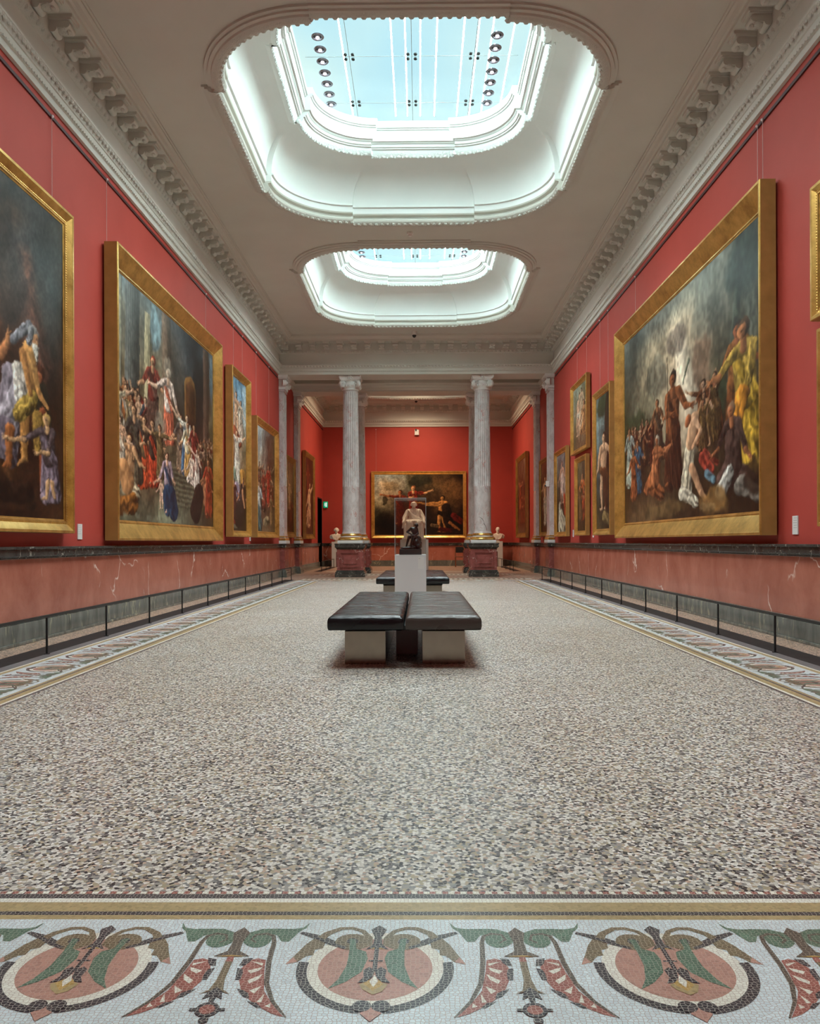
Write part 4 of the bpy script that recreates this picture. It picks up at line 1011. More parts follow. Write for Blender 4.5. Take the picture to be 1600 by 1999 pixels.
# ------------------------------------------------------------------ pictures: colours laid down stroke by stroke
rng = np.random.default_rng(11)
def vnoise(h, w, cells):
    ch, cw = max(2, int(cells * h / w) + 2), cells + 2
    g = rng.random((ch, cw)); y = np.linspace(0, ch - 1.001, h); x = np.linspace(0, cw - 1.001, w)
    yi, xi = y.astype(int), x.astype(int); fy, fx = (y - yi)[:, None], (x - xi)[None, :]
    fy = fy * fy * (3 - 2 * fy); fx = fx * fx * (3 - 2 * fx)
    a, b, c, d = g[yi][:, xi], g[yi][:, xi + 1], g[yi + 1][:, xi], g[yi + 1][:, xi + 1]
    return (a * (1 - fx) + b * fx) * (1 - fy) + (c * (1 - fx) + d * fx) * fy
class Pic:
    def __init__(s, w, h, res, grid, k=1.6):
        s.w, s.h, s.k = w, h, k; s.nx, s.ny = int(w / res) + 1, int(h / res) + 1
        g = np.array(grid, float)                             # rows top to bottom of rgb
        g = g[::-1]; R, C = g.shape[:2]
        y = np.linspace(0, R - 1.001, s.ny); x = np.linspace(0, C - 1.001, s.nx)
        wob = (vnoise(s.ny, s.nx, 9) - .5) * .9; wob2 = (vnoise(s.ny, s.nx, 9) - .5) * .9
        Y = np.clip(y[:, None] + wob, 0, R - 1.001); X = np.clip(x[None, :] + wob2, 0, C - 1.001)
        yi, xi = Y.astype(int), X.astype(int); fy, fx = (Y - yi)[..., None], (X - xi)[..., None]
        yj, xj = np.minimum(yi + 1, R - 1), np.minimum(xi + 1, C - 1)
        s.a = (g[yi, xi] * (1 - fx) + g[yi, xj] * fx) * (1 - fy) + (g[yj, xi] * (1 - fx) + g[yj, xj] * fx) * fy
        n = vnoise(s.ny, s.nx, 7) * .5 + vnoise(s.ny, s.nx, 19) * .3 + vnoise(s.ny, s.nx, 55) * .2
        s.a *= (1 + (n - .5) * .75)[..., None]
        s.X, s.Y = np.meshgrid(np.linspace(0, w / k, s.nx), np.linspace(0, h, s.ny))
        s.px = h / (s.ny - 1); s.qx = w / k / (s.nx - 1)
    def win(s, x0, x1, y0, y1):
        i0, i1 = max(0, int(x0 / s.qx)), min(s.nx, int(x1 / s.qx) + 2); j0, j1 = max(0, int(y0 / s.px)), min(s.ny, int(y1 / s.px) + 2)
        return (slice(j0, j1), slice(i0, i1)) if i1 > i0 and j1 > j0 else None
    def cap(s, ax, ay, bx, by, *a, **kw): s.cap_(ax / s.k, ay, bx / s.k, by, *a, **kw)
    def cap_(s, ax, ay, bx, by, ra, rb, col, folds=0, amt=1.0, soft=None, lx=-.6):
        r = max(ra, rb); W_ = s.win(min(ax, bx) - r, max(ax, bx) + r, min(ay, by) - r, max(ay, by) + r)
        if W_ is None: return
        X, Y = s.X[W_], s.Y[W_]; dx, dy = bx - ax, by - ay; L2 = dx * dx + dy * dy + 1e-9
        t = np.clip(((X - ax) * dx + (Y - ay) * dy) / L2, 0, 1); rr = ra + (rb - ra) * t
        ex, ey = X - ax - t * dx, Y - ay - t * dy; d = np.sqrt(ex * ex + ey * ey)
        m = np.clip((rr - d) / (soft or max(s.px * 1.2, r * .12)) + .5, 0, 1) * amt
        nx, ny = ex / (rr + 1e-6), ey / (rr + 1e-6)
        sh = .80 + .42 * (nx * lx + ny * .55) 
        if folds:
            L = math.sqrt(L2); p = (ex * -dy + ey * dx) / L / (rr + 1e-6)
            wv = vnoise(*X.shape, 6) * 5.0 + vnoise(*X.shape, 14) * 2.2
            sh = sh + .24 * np.sin(p * folds * .62 + 1.6 * np.sin(t * 3 + ax * 7) + wv) * (.45 + .55 * t) + (vnoise(*X.shape, 5) - .5) * .3
        c = np.array(col, float)[None, None, :] * np.clip(sh, .25, 1.35)[..., None]
        s.a[W_] = s.a[W_] * (1 - m[..., None]) + c * m[..., None]
    def quad(s, x0, x1, y0, y1, col, amt=1.0, stripes=0, soft=.02):
        x0 /= s.k; x1 /= s.k; W_ = s.win(x0, x1, y0, y1)
        if W_ is None: return
        X, Y = s.X[W_], s.Y[W_]; m = np.clip(np.minimum(np.minimum(X - x0, x1 - X), np.minimum(Y - y0, y1 - Y)) / soft, 0, 1) * amt
        sh = np.ones_like(X)
        if stripes: sh = .8 + .3 * np.cos((X - x0) / (x1 - x0) * PI * 1.1 - .3) + .12 * np.sin((X - x0) / (x1 - x0) * stripes * 2 * PI)
        s.a[W_] = s.a[W_] * (1 - m[..., None]) + (np.array(col, float)[None, None] * sh[..., None]) * m[..., None]
    def blob(s, x, y, rx, ry, col, amt=.8, rag=.5):
        x /= s.k; rx /= s.k; W_ = s.win(x - rx * 1.6, x + rx * 1.6, y - ry * 1.6, y + ry * 1.6)
        if W_ is None: return
        X, Y = s.X[W_], s.Y[W_]; n = vnoise(*X.shape, 8) - .5
        d = np.sqrt(((X - x) / rx) ** 2 + ((Y - y) / ry) ** 2) + n * rag
        m = np.clip((1.15 - d) / .35, 0, 1) * amt
        s.a[W_] = s.a[W_] * (1 - m[..., None]) + np.array(col, float)[None, None] * (.85 + .3 * n[..., None] + .12 * ((Y - y) / ry)[..., None]) * m[..., None]
    def fig(s, x, y, h, robe, skin=(206, 158, 122), hair=(70, 48, 34), robe2=None, lean=0.0, arms=((-.16, -.22), (.16, -.18)), kind='robe', lx=-.6):
        """a standing, kneeling or bare figure of height h with its foot at (x, y)"""
        R2 = robe2 or robe; c = s.cap_; lean *= h; x = x / s.k
        hx, hy = x + lean * .45, y + .5 * h; sx, sy = x + lean, y + .80 * h
        if kind == 'bare':
            c(hx - .05 * h, hy, x - .07 * h, y + .26 * h, .062 * h, .045 * h, skin, 0, 1, None, lx); c(x - .07 * h, y + .26 * h, x - .05 * h, y + .03 * h, .042 * h, .022 * h, skin, 0, 1, None, lx); c(x - .05 * h, y + .02 * h, x - .12 * h, y + .012 * h, .022 * h, .014 * h, skin)
            c(hx + .05 * h, hy, x + .07 * h, y + .27 * h, .062 * h, .045 * h, skin, 0, 1, None, lx); c(x + .07 * h, y + .27 * h, x + .09 * h, y + .03 * h, .042 * h, .022 * h, skin, 0, 1, None, lx); c(x + .09 * h, y + .02 * h, x + .03 * h, y + .01 * h, .022 * h, .014 * h, skin)
            c(hx, hy, sx, sy - .05 * h, .095 * h, .115 * h, skin, 0, 1, None, lx); c(hx - .09 * h, hy + .02 * h, hx + .10 * h, hy - .04 * h, .05 * h, .06 * h, robe, 8, 1, None, lx); c(hx + .08 * h, hy, hx + .12 * h, hy - .3 * h, .05 * h, .03 * h, robe, 7, 1, None, lx)
        elif kind == 'kneel':
            hy = y + .30 * h; sx, sy = x + lean, y + .66 * h
            c(x - .05 * h, y + .22 * h, x + .22 * h, y + .08 * h, .15 * h, .09 * h, robe, 11, 1, None, lx); c(x - .02 * h, y + .30 * h, x - .20 * h, y + .16 * h, .13 * h, .09 * h, robe, 9, 1, None, lx)
            c(hx, hy, sx, sy - .03 * h, .13 * h, .11 * h, R2, 8, 1, None, lx)
        else:
            c(hx, hy, x - .04 * h, y + .05 * h, .11 * h, .11 * h, robe, 12, 1, None, lx); c(hx + .03 * h, hy - .02 * h, x + .08 * h, y + .06 * h, .10 * h, .10 * h, robe, 14, 1, None, lx)
            c(x - .08 * h, y + .02 * h, x - .11 * h, y + .01 * h, .02 * h, .015 * h, skin)
            c(hx, hy, sx, sy - .04 * h, .105 * h, .115 * h, R2, 9, 1, None, lx)
            c(sx - .10 * h, sy - .02 * h, hx + .09 * h, hy - .02 * h, .035 * h, .05 * h, robe, 6, .9, None, lx)
        c(sx - .08 * h, sy, sx + .08 * h, sy, .05 * h, .05 * h, skin if kind == 'bare' else R2, 0, 1, None, lx)
        for k, (dx, dy) in enumerate(arms):
            ax = sx + (-.10 if k == 0 else .10) * h; ex, ey = ax + dx * h * .6 + (-.03 if k == 0 else .03) * h, sy + dy * h * .75 - .04 * h
            wx_, wy_ = ax + dx * h * 1.25, sy + dy * h * 1.1
            c(ax, sy, ex, ey, .045 * h, .036 * h, skin if kind == 'bare' else R2, 0 if kind == 'bare' else 6, 1, None, lx); c(ex, ey, wx_, wy_, .032 * h, .020 * h, skin, 0, 1, None, lx)
            d = math.hypot(wx_ - ex, wy_ - ey) + 1e-6; ux, uy = (wx_ - ex) / d, (wy_ - ey) / d
            for q in (-.5, 0, .5): c(wx_, wy_, wx_ + (ux - uy * q) * .05 * h, wy_ + (uy + ux * q) * .05 * h, .012 * h, .007 * h, skin)
        nx, ny = sx + lean * .15, sy + .12 * h
        c(sx, sy, nx, ny, .032 * h, .030 * h, skin); c(nx, ny + .018 * h, nx + .006 * h, ny + .03 * h, .062 * h, .058 * h, hair); c(nx - .012 * h, ny + .01 * h, nx - .010 * h, ny - .018 * h, .045 * h, .034 * h, skin, 0, 1, None, lx)
        c(nx - .02 * h, ny + .012 * h, nx - .001 * h, ny + .012 * h, .006 * h, .006 * h, tuple(v * .55 for v in skin)); c(nx - .012 * h, ny - .022 * h, nx - .008 * h, ny - .04 * h, .012 * h, .01 * h, tuple(v * .7 for v in skin), 0, .6)
    def crowd(s, x0, x1, y0, y1, n, h, robes, skins=((206, 158, 122), (188, 130, 96), (222, 178, 146)), dim=1.0):
        items = sorted([(rng.uniform(y0, y1), rng.uniform(x0, x1)) for _ in range(n)], reverse=True)
        for yy, xx in items:
            rb = np.array(robes[rng.integers(len(robes))]) * dim; r2 = np.array(robes[rng.integers(len(robes))]) * dim
            sk = tuple(np.array(skins[rng.integers(len(skins))]) * (.55 + .45 * dim)); k = ('robe', 'robe', 'robe', 'kneel', 'bare')[rng.integers(5)]
            s.fig(xx, yy, h * rng.uniform(.85, 1.1), tuple(rb), sk, (60, 44, 34), tuple(r2), rng.uniform(-.12, .12), ((rng.uniform(-.28, .1), rng.uniform(-.3, .25)), (rng.uniform(-.1, .28), rng.uniform(-.3, .25))), k)
    def mesh(s, parent, y):
        nx, ny = s.nx, s.ny; me = bpy.data.meshes.new('canvas')
        co = np.zeros((ny, nx, 3)); co[..., 0] = s.X * s.k - s.w / 2; co[..., 1] = y; co[..., 2] = s.Y
        i = np.arange((nx - 1) * (ny - 1)); b = (i // (nx - 1)) * nx + i % (nx - 1)
        f = np.stack([b, b + 1, b + nx + 1, b + nx], 1).astype(np.int32)
        me.vertices.add(nx * ny); me.vertices.foreach_set('co', co.reshape(-1).astype(np.float32))
        me.loops.add(f.size); me.loops.foreach_set('vertex_index', f.reshape(-1)); me.polygons.add(len(f))
        me.polygons.foreach_set('loop_start', np.arange(0, f.size, 4, dtype=np.int32)); me.polygons.foreach_set('loop_total', np.full(len(f), 4, np.int32))
        me.update(calc_edges=True)
        ww = sum((vnoise(ny, nx, c) - .5) * m for c, m in ((6, .05), (16, .032), (40, .022))); wh = sum((vnoise(ny, nx, c) - .5) * m for c, m in ((6, .05), (16, .032), (40, .022)))
        J, I = np.meshgrid(np.arange(ny), np.arange(nx), indexing='ij')
        s.a = s.a[np.clip((J + wh / s.px).astype(int), 0, ny - 1), np.clip((I + ww / s.px).astype(int), 0, nx - 1)]
        n = vnoise(ny, nx, 90); n2 = vnoise(ny, nx, 30)
        a = s.a * (1 + (n - .5) * .30 + (n2 - .5) * .22)[..., None]
        a[..., 2] -= .38 * np.clip(a[..., 2] - (a[..., 0] + a[..., 1]) / 2, 0, None)
        a = np.clip(110 + (a - 110) * 1.12 - 4, 3, 252) / 255
        l = np.where(a <= .04045, a / 12.92, ((a + .055) / 1.055) ** 2.4)
        l = l * .98
        at = me.color_attributes.new('paint', 'FLOAT_COLOR', 'POINT')
        at.data.foreach_set('color', np.concatenate([l, np.ones((ny, nx, 1))], 2).reshape(-1).astype(np.float32))
        me.materials.append(M['canvas']); me.polygons.foreach_set('use_smooth', np.ones(len(f), bool))
        o = bpy.data.objects.new('canvas', me); COL.objects.link(o); o.parent = parent; return o

def frame_mesh(w, h, fw, D, Di, beads=False, side_mat=True):
    """scooped gilt moulding; outer size w x h, front of the outer lip at D from the wall, sight edge at Di"""
    m = MB()
    pr = [(0, .03), (0, D - .012), (.006, D), (.035, D), (.042, D - .006)]
    for k in range(1, 8):
        t = PI / 2 * k / 7; pr.append((.042 + (fw - .085) * math.sin(t) ** 1.0 * (1 if True else 0), (Di + .012) + (D - .006 - Di - .012) * (1 - math.sin(t)) ** .9))
    pr += [(fw - .040, Di + .022), (fw - .022, Di + .022), (fw - .018, Di + .008), (fw, Di + .004), (fw, Di - .03)]
    def ring(i, d): return [(-w / 2 + i, -d, i), (w / 2 - i, -d, i), (w / 2 - i, -d, h - i), (-w / 2 + i, -d, h - i)]
    for k in range(len(pr) - 1):
        a, b = ring(*pr[k]), ring(*pr[k + 1]); mi = 1 if (k == 0 and side_mat) else 0
        for j in range(4): m.add([a[j], a[(j + 1) % 4], b[(j + 1) % 4], b[j]], [(0, 1, 2, 3)], mi)
    m.add([(-w / 2, -.03, 0), (w / 2, -.03, 0), (w / 2, -.03, h), (-w / 2, -.03, h)], [(3, 2, 1, 0)], 1)
    if beads:
        d = Di + .018; i = fw - .05
        for z in np.arange(i, h - i, .03): 
            for x in (-w / 2 + i, w / 2 - i): m.ball((x, -d, z), .012, 5, 4)
        for x in np.arange(-w / 2 + i, w / 2 - i, .03):
            for z in (i, h - i): m.ball((x, -d, z), .012, 5, 4)
    return m
def painting(pic, wall, along, z0, fw, D, Di, label, gold='gold', beads=False, wires=(), group='gilt-framed oil paintings'):
    """hang a picture: along = centre of its place on the wall, z0 = lower edge of the frame"""
    w, h = pic.w + 2 * fw, pic.h + 2 * fw
    loc, rz = {'l': ((-W, along, z0), PI / 2), 'r': ((W, along, z0), -PI / 2), 'b': ((along, R1, z0), 0)}[wall]
    r = empty('painting', loc, rz, label, 'painting', group)
    frame_mesh(w, h, fw, D, Di, beads).build('frame', [M[gold], M['gold_side']], r)
    o = pic.mesh(r, -Di); o.location = (0, 0, fw)
    for x in wires:
        m = MB(); m.tube([(x, -.026, h - .02), (x, -.026, 6.25 - z0)], .0032, 5); wi = m.build('hanging_wire', M['wire'], r)
        m = MB(); m.ball((x, -.034, 6.25 - z0), .017, 8, 6); m.build('hook', M['hook'], wi)
    return r
DK = (38, 28, 22); BR = (74, 50, 34)
# --- left wall, nearest: dark rocks, an old man in a grey-lilac drape, a child
P = Pic(2.95, 3.62, .016, [
 [(58, 55, 55), (52, 51, 51), (51, 47, 46), (64, 62, 61), (58, 58, 60)],
 [(54, 51, 51), (47, 43, 43), (70, 53, 43), (78, 79, 82), (62, 66, 70)],
 [(51, 45, 43), (45, 39, 37), (103, 72, 55), (78, 72, 68), (60, 57, 55)],
 [(47, 38, 32), (41, 34, 29), (78, 51, 37), (70, 49, 39), (56, 43, 36)],
 [(45, 32, 24), (43, 28, 20), (60, 36, 24), (76, 43, 29), (52, 36, 25)],
 [(52, 32, 20), (54, 32, 20), (51, 30, 20), (58, 36, 24), (66, 43, 30)],
 [(51, 34, 22), (47, 30, 20), (41, 26, 18), (45, 28, 18), (58, 39, 27)]])
P.cap(2.0, 2.9, 2.25, 1.9, .09, .12, (150, 100, 82), 5, .8, .12); P.cap(2.05, 2.5, 2.45, 1.7, .12, .16, (116, 82, 70), 6, .7, .12); P.blob(1.7, 2.6, .35, .6, (62, 58, 60), .6)
P.quad(1.0, 2.3, .05, .62, (58, 38, 26)); P.cap(1.2, .85, 2.1, .12, .08, .08, (92, 62, 40), 3); P.cap(1.4, .25, 2.0, .25, .12, .12, (46, 32, 24), 5)
P.cap(2.34, 1.45, 2.52, .95, .15, .10, (58, 54, 42), 8); P.cap(2.42, 1.2, 2.42, .25, .08, .05, (150, 84, 56)); P.cap(2.35, 1.68, 2.36, 1.66, .10, .09, (96, 58, 42)); P.cap(2.34, 1.62, 2.36, 1.60, .06, .05, (180, 108, 72)); P.cap(2.3, 1.15, 2.32, .8, .10, .08, (170, 134, 72), 9)
P.cap(1.75, 1.5, 1.62, .72, .16, .15, (150, 138, 148), 12); P.cap(1.95, 1.42, 1.55, .95, .15, .13, (168, 158, 166), 14); P.cap(1.6, .95, 1.7, .6, .12, .09, (120, 108, 120), 10)
P.cap(2.0, 1.15, 1.98, .62, .065, .045, (206, 148, 86)); P.cap(1.98, .62, 1.86, .55, .032, .02, (206, 150, 94)); P.cap(1.7, .95, 1.66, .55, .06, .04, (186, 118, 72)); P.cap(1.66, .55, 1.56, .50, .03, .02, (176, 110, 68))
P.cap(2.0, 1.3, 2.12, 1.82, .12, .13, (208, 152, 94)); P.cap(1.85, 1.62, 1.92, 1.32, .08, .10, (228, 216, 204), 9); P.cap(2.15, 1.35, 1.9, 1.15, .10, .10, (182, 150, 80), 8)
P.cap(2.15, 1.84, 2.32, 1.45, .055, .042, (216, 162, 102)); P.cap(2.32, 1.45, 2.56, 1.30, .04, .026, (212, 154, 98)); P.cap(1.95, 1.82, 2.1, 1.4, .05, .04, (200, 142, 88))
P.cap(1.75, 1.92, 2.10, 2.12, .05, .07, (150, 148, 158), 5); P.cap(2.2, 2.06, 2.21, 2.08, .085, .085, (168, 164, 160)); P.cap(2.25, 2.03, 2.26, 1.98, .062, .052, (204, 150, 108)); P.cap(2.26, 1.93, 2.3, 1.78, .055, .02, (214, 208, 196), 6); P.cap(2.29, 2.03, 2.30, 2.02, .010, .010, (90, 56, 40)); P.cap(2.31, 2.0, 2.32, 1.98, .014, .012, (216, 162, 120)); P.cap(2.16, 2.12, 2.1, 1.95, .03, .04, (140, 138, 146), 4)
P.cap(1.50, 1.66, 1.64, 1.86, .05, .04, (206, 140, 96)); P.cap(1.64, 1.86, 1.66, 1.96, .03, .022, (214, 150, 104)); P.cap(1.66, 1.96, 1.72, 2.0, .010, .006, (214, 150, 104)); P.cap(1.66, 1.96, 1.66, 2.04, .010, .006, (214, 150, 104))
P.fig(2.58, .20, 1.02, (132, 116, 128), (222, 176, 132), (196, 160, 100), (96, 82, 84), -.03, ((-.36, -.16), (-.2, -.25)), 'robe'); P.cap(2.53, .42, 2.50, .22, .035, .02, (222, 176, 132)); P.cap(2.64, .42, 2.70, .24, .035, .02, (206, 160, 118))
painting(P, 'l', 8.24, 1.22, .17, .14, .07, 'nearest left painting, old man in lilac drape and a child before dark rocks', 'gold', True, (1.3, -.6))
# --- left wall, large: crowd on temple steps
P = Pic(5.32, 3.60, .018, [
 [(96, 118, 140), (104, 108, 104), (120, 130, 132), (90, 100, 108), (62, 72, 88), (46, 54, 66), (44, 52, 64), (70, 78, 92)],
 [(110, 108, 96), (112, 106, 92), (132, 134, 122), (104, 96, 84), (72, 76, 80), (40, 42, 46), (38, 40, 42), (80, 66, 58)],
 [(104, 96, 80), (118, 108, 88), (126, 114, 92), (96, 84, 70), (64, 62, 58), (38, 36, 34), (42, 38, 34), (96, 90, 76)],
 [(84, 72, 54), (110, 96, 74), (120, 104, 84), (110, 92, 74), (64, 56, 46), (46, 40, 34), (48, 40, 34), (90, 80, 60)],
 [(72, 56, 42), (88, 64, 48), (104, 76, 56), (98, 82, 62), (80, 66, 52), (62, 50, 38), (54, 42, 34), (62, 48, 38)],
 [(74, 54, 40), (78, 56, 42), (92, 70, 52), (92, 82, 64), (86, 80, 64), (78, 70, 56), (56, 46, 36), (58, 44, 34)],
 [(76, 58, 44), (84, 66, 50), (96, 84, 66), (110, 104, 84), (96, 94, 78), (82, 76, 62), (66, 56, 44), (66, 50, 38)],
 [(92, 88, 70), (108, 106, 88), (104, 104, 88), (110, 110, 92), (102, 102, 86), (84, 80, 66), (74, 66, 52), (66, 54, 40)]])
P.quad(.05, .22, 1.7, 3.6, (168, 162, 140), .8, 2); P.quad(.32, .95, 1.75, 3.6, (92, 94, 92), .85, 7); P.quad(1.15, 1.55, 1.9, 3.35, (172, 160, 128), .8, 4); P.blob(1.7, 3.2, .28, .35, (148, 176, 196), .85); P.quad(2.0, 2.5, 1.5, 3.6, (118, 98, 82), .85, 7); P.quad(4.55, 5.0, 1.5, 3.6, (96, 74, 62), .85, 6); P.blob(5.18, 3.1, .14, .5, (104, 130, 160), .8)
P.quad(0, 1.0, 1.68, 1.9, (140, 128, 100), .8); P.cap(3.65, 2.0, 3.65, 2.55, .22, .24, (126, 92, 54)); P.cap(3.65, 2.0, 3.65, 2.5, .16, .18, (96, 64, 40))
for k in range(8): P.quad(1.9 + .12 * k, 4.3, .95 - .09 * k, 1.0 - .09 * k, (120, 112, 92), .7); P.quad(1.9 + .12 * k, 4.3, .91 - .09 * k, .95 - .09 * k, (62, 56, 46), .7)
RB = [(150, 62, 44), (176, 150, 112), (96, 78, 60), (196, 178, 150), (128, 88, 56), (84, 92, 104), (170, 108, 66), (112, 50, 40), (200, 186, 172)]
P.crowd(.1, 1.5, 1.05, 1.25, 16, .85, RB, dim=.85); P.crowd(3.9, 5.2, .8, 1.1, 14, .75, RB, dim=.62)
P.fig(1.55, 1.45, 1.25, (96, 70, 60), robe2=(130, 60, 48), hair=(150, 60, 40)); P.fig(2.35, 1.40, 1.25, (196, 110, 84), (226, 186, 158), (220, 200, 180), (214, 190, 176), 0, ((-.3, -.12), (.15, -.3)))
P.blob(1.9, 1.6, .3, .22, (168, 156, 138), .7); P.blob(2.3, 2.65, .2, .2, (206, 196, 178), .45)
P.fig(3.05, .95, 1.05, (140, 116, 96), robe2=(110, 96, 88)); P.fig(3.35, .95, 1.1, (74, 102, 150), (230, 190, 160), robe2=(216, 206, 190), lean=.05, arms=((-.34, .18), (.12, -.2))); P.fig(3.5, .92, 1.0, (196, 150, 92), robe2=(206, 190, 160)); P.fig(3.9, .95, 1.0, (130, 58, 48))
P.fig(1.05, .55, 1.15, (186, 82, 50), robe2=(120, 96, 70), lean=.06, arms=((.1, .0), (.34, .02))); P.fig(.72, .58, 1.2, (96, 86, 70), robe2=(84, 74, 66)); P.fig(1.55, .60, 1.1, (176, 72, 48), robe2=(70, 58, 48)); P.fig(1.9, .75, .9, (120, 100, 70), arms=((-.3, .05), (.4, .05)))
P.fig(.35, .30, 1.2, (200, 180, 150), (216, 166, 124), kind='kneel', robe2=(196, 150, 112), lean=.08); P.fig(.12, .62, .9, (214, 196, 176), (226, 180, 150), robe2=(206, 160, 130)); P.cap(.1, .2, .6, .25, .14, .16, (150, 98, 52), 8); P.cap(.25, .75, .42, .55, .15, .17, (206, 150, 104), 0)
P.fig(2.35, .16, 1.05, (52, 78, 128), (220, 170, 140), robe2=(176, 152, 160), lean=-.04, arms=((-.22, -.3), (.1, -.25))); P.fig(1.95, .22, .5, (226, 180, 156), (228, 184, 158), kind='bare'); P.cap(2.4, .45, 2.6, .2, .22, .18, (44, 68, 112), 10)
P.fig(3.75, .72, .72, (214, 190, 176), (232, 196, 172), kind='kneel', robe2=(224, 198, 180)); P.fig(4.1, .70, .78, (220, 200, 186), (230, 194, 170), robe2=(216, 180, 160), arms=((-.3, .2), (.1, -.2)))
P.fig(4.75, .18, 1.1, (104, 84, 52), (178, 120, 84), robe2=(170, 112, 80), kind='kneel'); P.fig(4.95, .22, 1.15, (150, 64, 44), (176, 122, 88)); P.cap(4.0, .25, 4.25, .6, .22, .20, (52, 40, 34), 6)
for k in range(5): P.quad(.2 + .5 * k, .42 + .5 * k, .03, .12, (138, 136, 118), .5)
painting(P, 'l', 14.06, 1.135, .30, .225, .085, 'large left painting, robed crowd on temple steps, deep gilt frame', 'gold', False, (-2.85, 2.35))
# --- left wall, tall: figures reaching up into a blue sky
P = Pic(1.70, 3.62, .018, [
 [(130, 148, 160), (84, 116, 160), (92, 124, 166)], [(128, 132, 124), (104, 136, 176), (170, 186, 200)], [(104, 100, 84), (150, 152, 150), (150, 160, 164)],
 [(110, 80, 58), (140, 112, 86), (100, 104, 92)], [(92, 66, 48), (160, 140, 116), (96, 78, 56)], [(96, 78, 60), (150, 132, 110), (120, 88, 54)], [(60, 42, 34), (84, 62, 48), (74, 54, 40)], [(64, 42, 34), (46, 36, 30), (44, 34, 28)], [(54, 44, 34), (58, 48, 38), (46, 38, 32)]])
P.fig(.65, 2.15, 1.15, (214, 176, 146), (222, 176, 144), kind='bare', arms=((-.15, .3), (.2, -.1))); P.fig(1.1, 2.2, .95, (196, 176, 158), (220, 180, 150), robe2=(206, 190, 170)); P.cap(.5, 2.3, 1.0, 2.1, .16, .12, (170, 96, 66), 8)
P.fig(.75, 1.15, 1.25, (226, 214, 196), (224, 176, 142), (90, 56, 40), (230, 216, 200), -.02, ((-.3, .2), (.25, .1))); P.cap(1.25, 1.35, 1.4, 1.05, .17, .15, (198, 146, 78), 9); P.cap(.4, 1.35, .55, .95, .14, .1, (150, 170, 150), 8); P.cap(.7, 1.0, .9, .85, .16, .14, (176, 156, 176), 9)
P.fig(1.35, .35, 1.1, (60, 44, 38), (204, 146, 110), kind='kneel', robe2=(70, 50, 42), arms=((-.2, -.3), (.1, -.3))); P.cap(1.3, .95, 1.5, .55, .06, .05, (212, 150, 112)); P.cap(.2, .9, .45, .35, .18, .2, (160, 64, 48), 9); P.fig(.45, .3, .9, (96, 54, 44), (186, 120, 88)); P.quad(.1, 1.0, .05, .16, (120, 112, 90), .7); P.cap(.9, .35, 1.2, .35, .3, .25, (52, 40, 36), 7)
painting(P, 'l', 19.03, 1.235, .15, .20, .09, 'tall left painting, white-robed figures rising against a blue sky', 'gold', False, (-.2, .75))
# --- left wall, beside the pilaster
P = Pic(2.86, 2.86, .022, [
 [(150, 164, 172), (140, 148, 148), (96, 90, 82), (84, 70, 60)], [(140, 144, 140), (150, 146, 134), (84, 70, 60), (76, 58, 48)], [(120, 116, 104), (150, 142, 124), (80, 62, 52), (84, 62, 50)],
 [(92, 78, 64), (130, 116, 98), (92, 70, 56), (84, 60, 48)], [(74, 54, 44), (98, 72, 56), (96, 70, 54), (76, 56, 44)], [(90, 74, 58), (110, 92, 72), (104, 84, 64), (88, 70, 54)]])
P.quad(.1, .75, 1.3, 1.6, (166, 160, 142), .8, 6); P.quad(.9, 1.2, 1.3, 2.8, (130, 122, 108), .5, 5)
P.crowd(.2, 2.7, .5, 1.1, 22, .8, [(160, 58, 46), (150, 120, 90), (90, 74, 62), (180, 160, 136), (120, 80, 58)], dim=.8); P.fig(1.9, .75, 1.15, (178, 64, 50), robe2=(170, 56, 44)); P.fig(1.2, .7, 1.0, (150, 70, 56), (200, 150, 116))
P.fig(.5, .15, 1.2, (206, 206, 196), (216, 170, 136), robe2=(196, 200, 200), lean=.05); P.cap(.4, .5, .65, .15, .2, .2, (90, 116, 124), 9); P.fig(2.3, .2, .9, (150, 116, 80), (200, 150, 116)); P.cap(1.3, .25, 1.8, .3, .13, .12, (160, 140, 110), 6)
painting(P, 'l', 22.35, 1.235, .17, .20, .09, 'square left painting by the pilaster, crowd before a pale colonnade', 'gold', False, (-.9, .9))
P = Pic(1.5, 2.32, .03, [[(112, 98, 66), (118, 104, 72), (96, 82, 56)], [(110, 96, 66), (120, 104, 72), (92, 76, 52)], [(96, 80, 56), (104, 84, 58), (76, 60, 42)], [(66, 44, 32), (66, 44, 32), (54, 38, 28)], [(52, 34, 26), (56, 36, 26), (46, 32, 24)]])
P.fig(.6, .75, 1.0, (170, 136, 92), (220, 176, 120), kind='bare', arms=((-.1, .35), (.1, -.2))); P.fig(.95, .35, .8, (110, 60, 40), (170, 116, 80))
painting(P, 'l', 26.6, 1.26, .19, .15, .09, 'olive-toned left painting hung between the two pilasters', 'old_gold')
P = Pic(2.3, 2.96, .03, [[(60, 36, 28), (66, 40, 30), (54, 34, 26)], [(64, 36, 28), (70, 42, 32), (58, 36, 28)], [(58, 32, 26), (72, 44, 34), (62, 40, 30)], [(56, 34, 26), (78, 50, 38), (66, 44, 34)], [(60, 42, 32), (70, 48, 38), (62, 46, 36)]])
P.fig(.9, 1.7, 1.0, (120, 60, 44), (190, 130, 96)); P.fig(1.15, .3, 1.7, (210, 180, 150), (226, 182, 146), kind='bare', lean=.08, arms=((-.2, -.3), (.15, .15))); P.fig(.8, .2, 1.0, (190, 160, 130), (222, 176, 140), kind='kneel', robe2=(210, 168, 136))
painting(P, 'l', 31.15, 1.23, .19, .16, .09, 'dark brown left painting with a pale figure, beyond both pilasters near the doorway', 'old_gold')
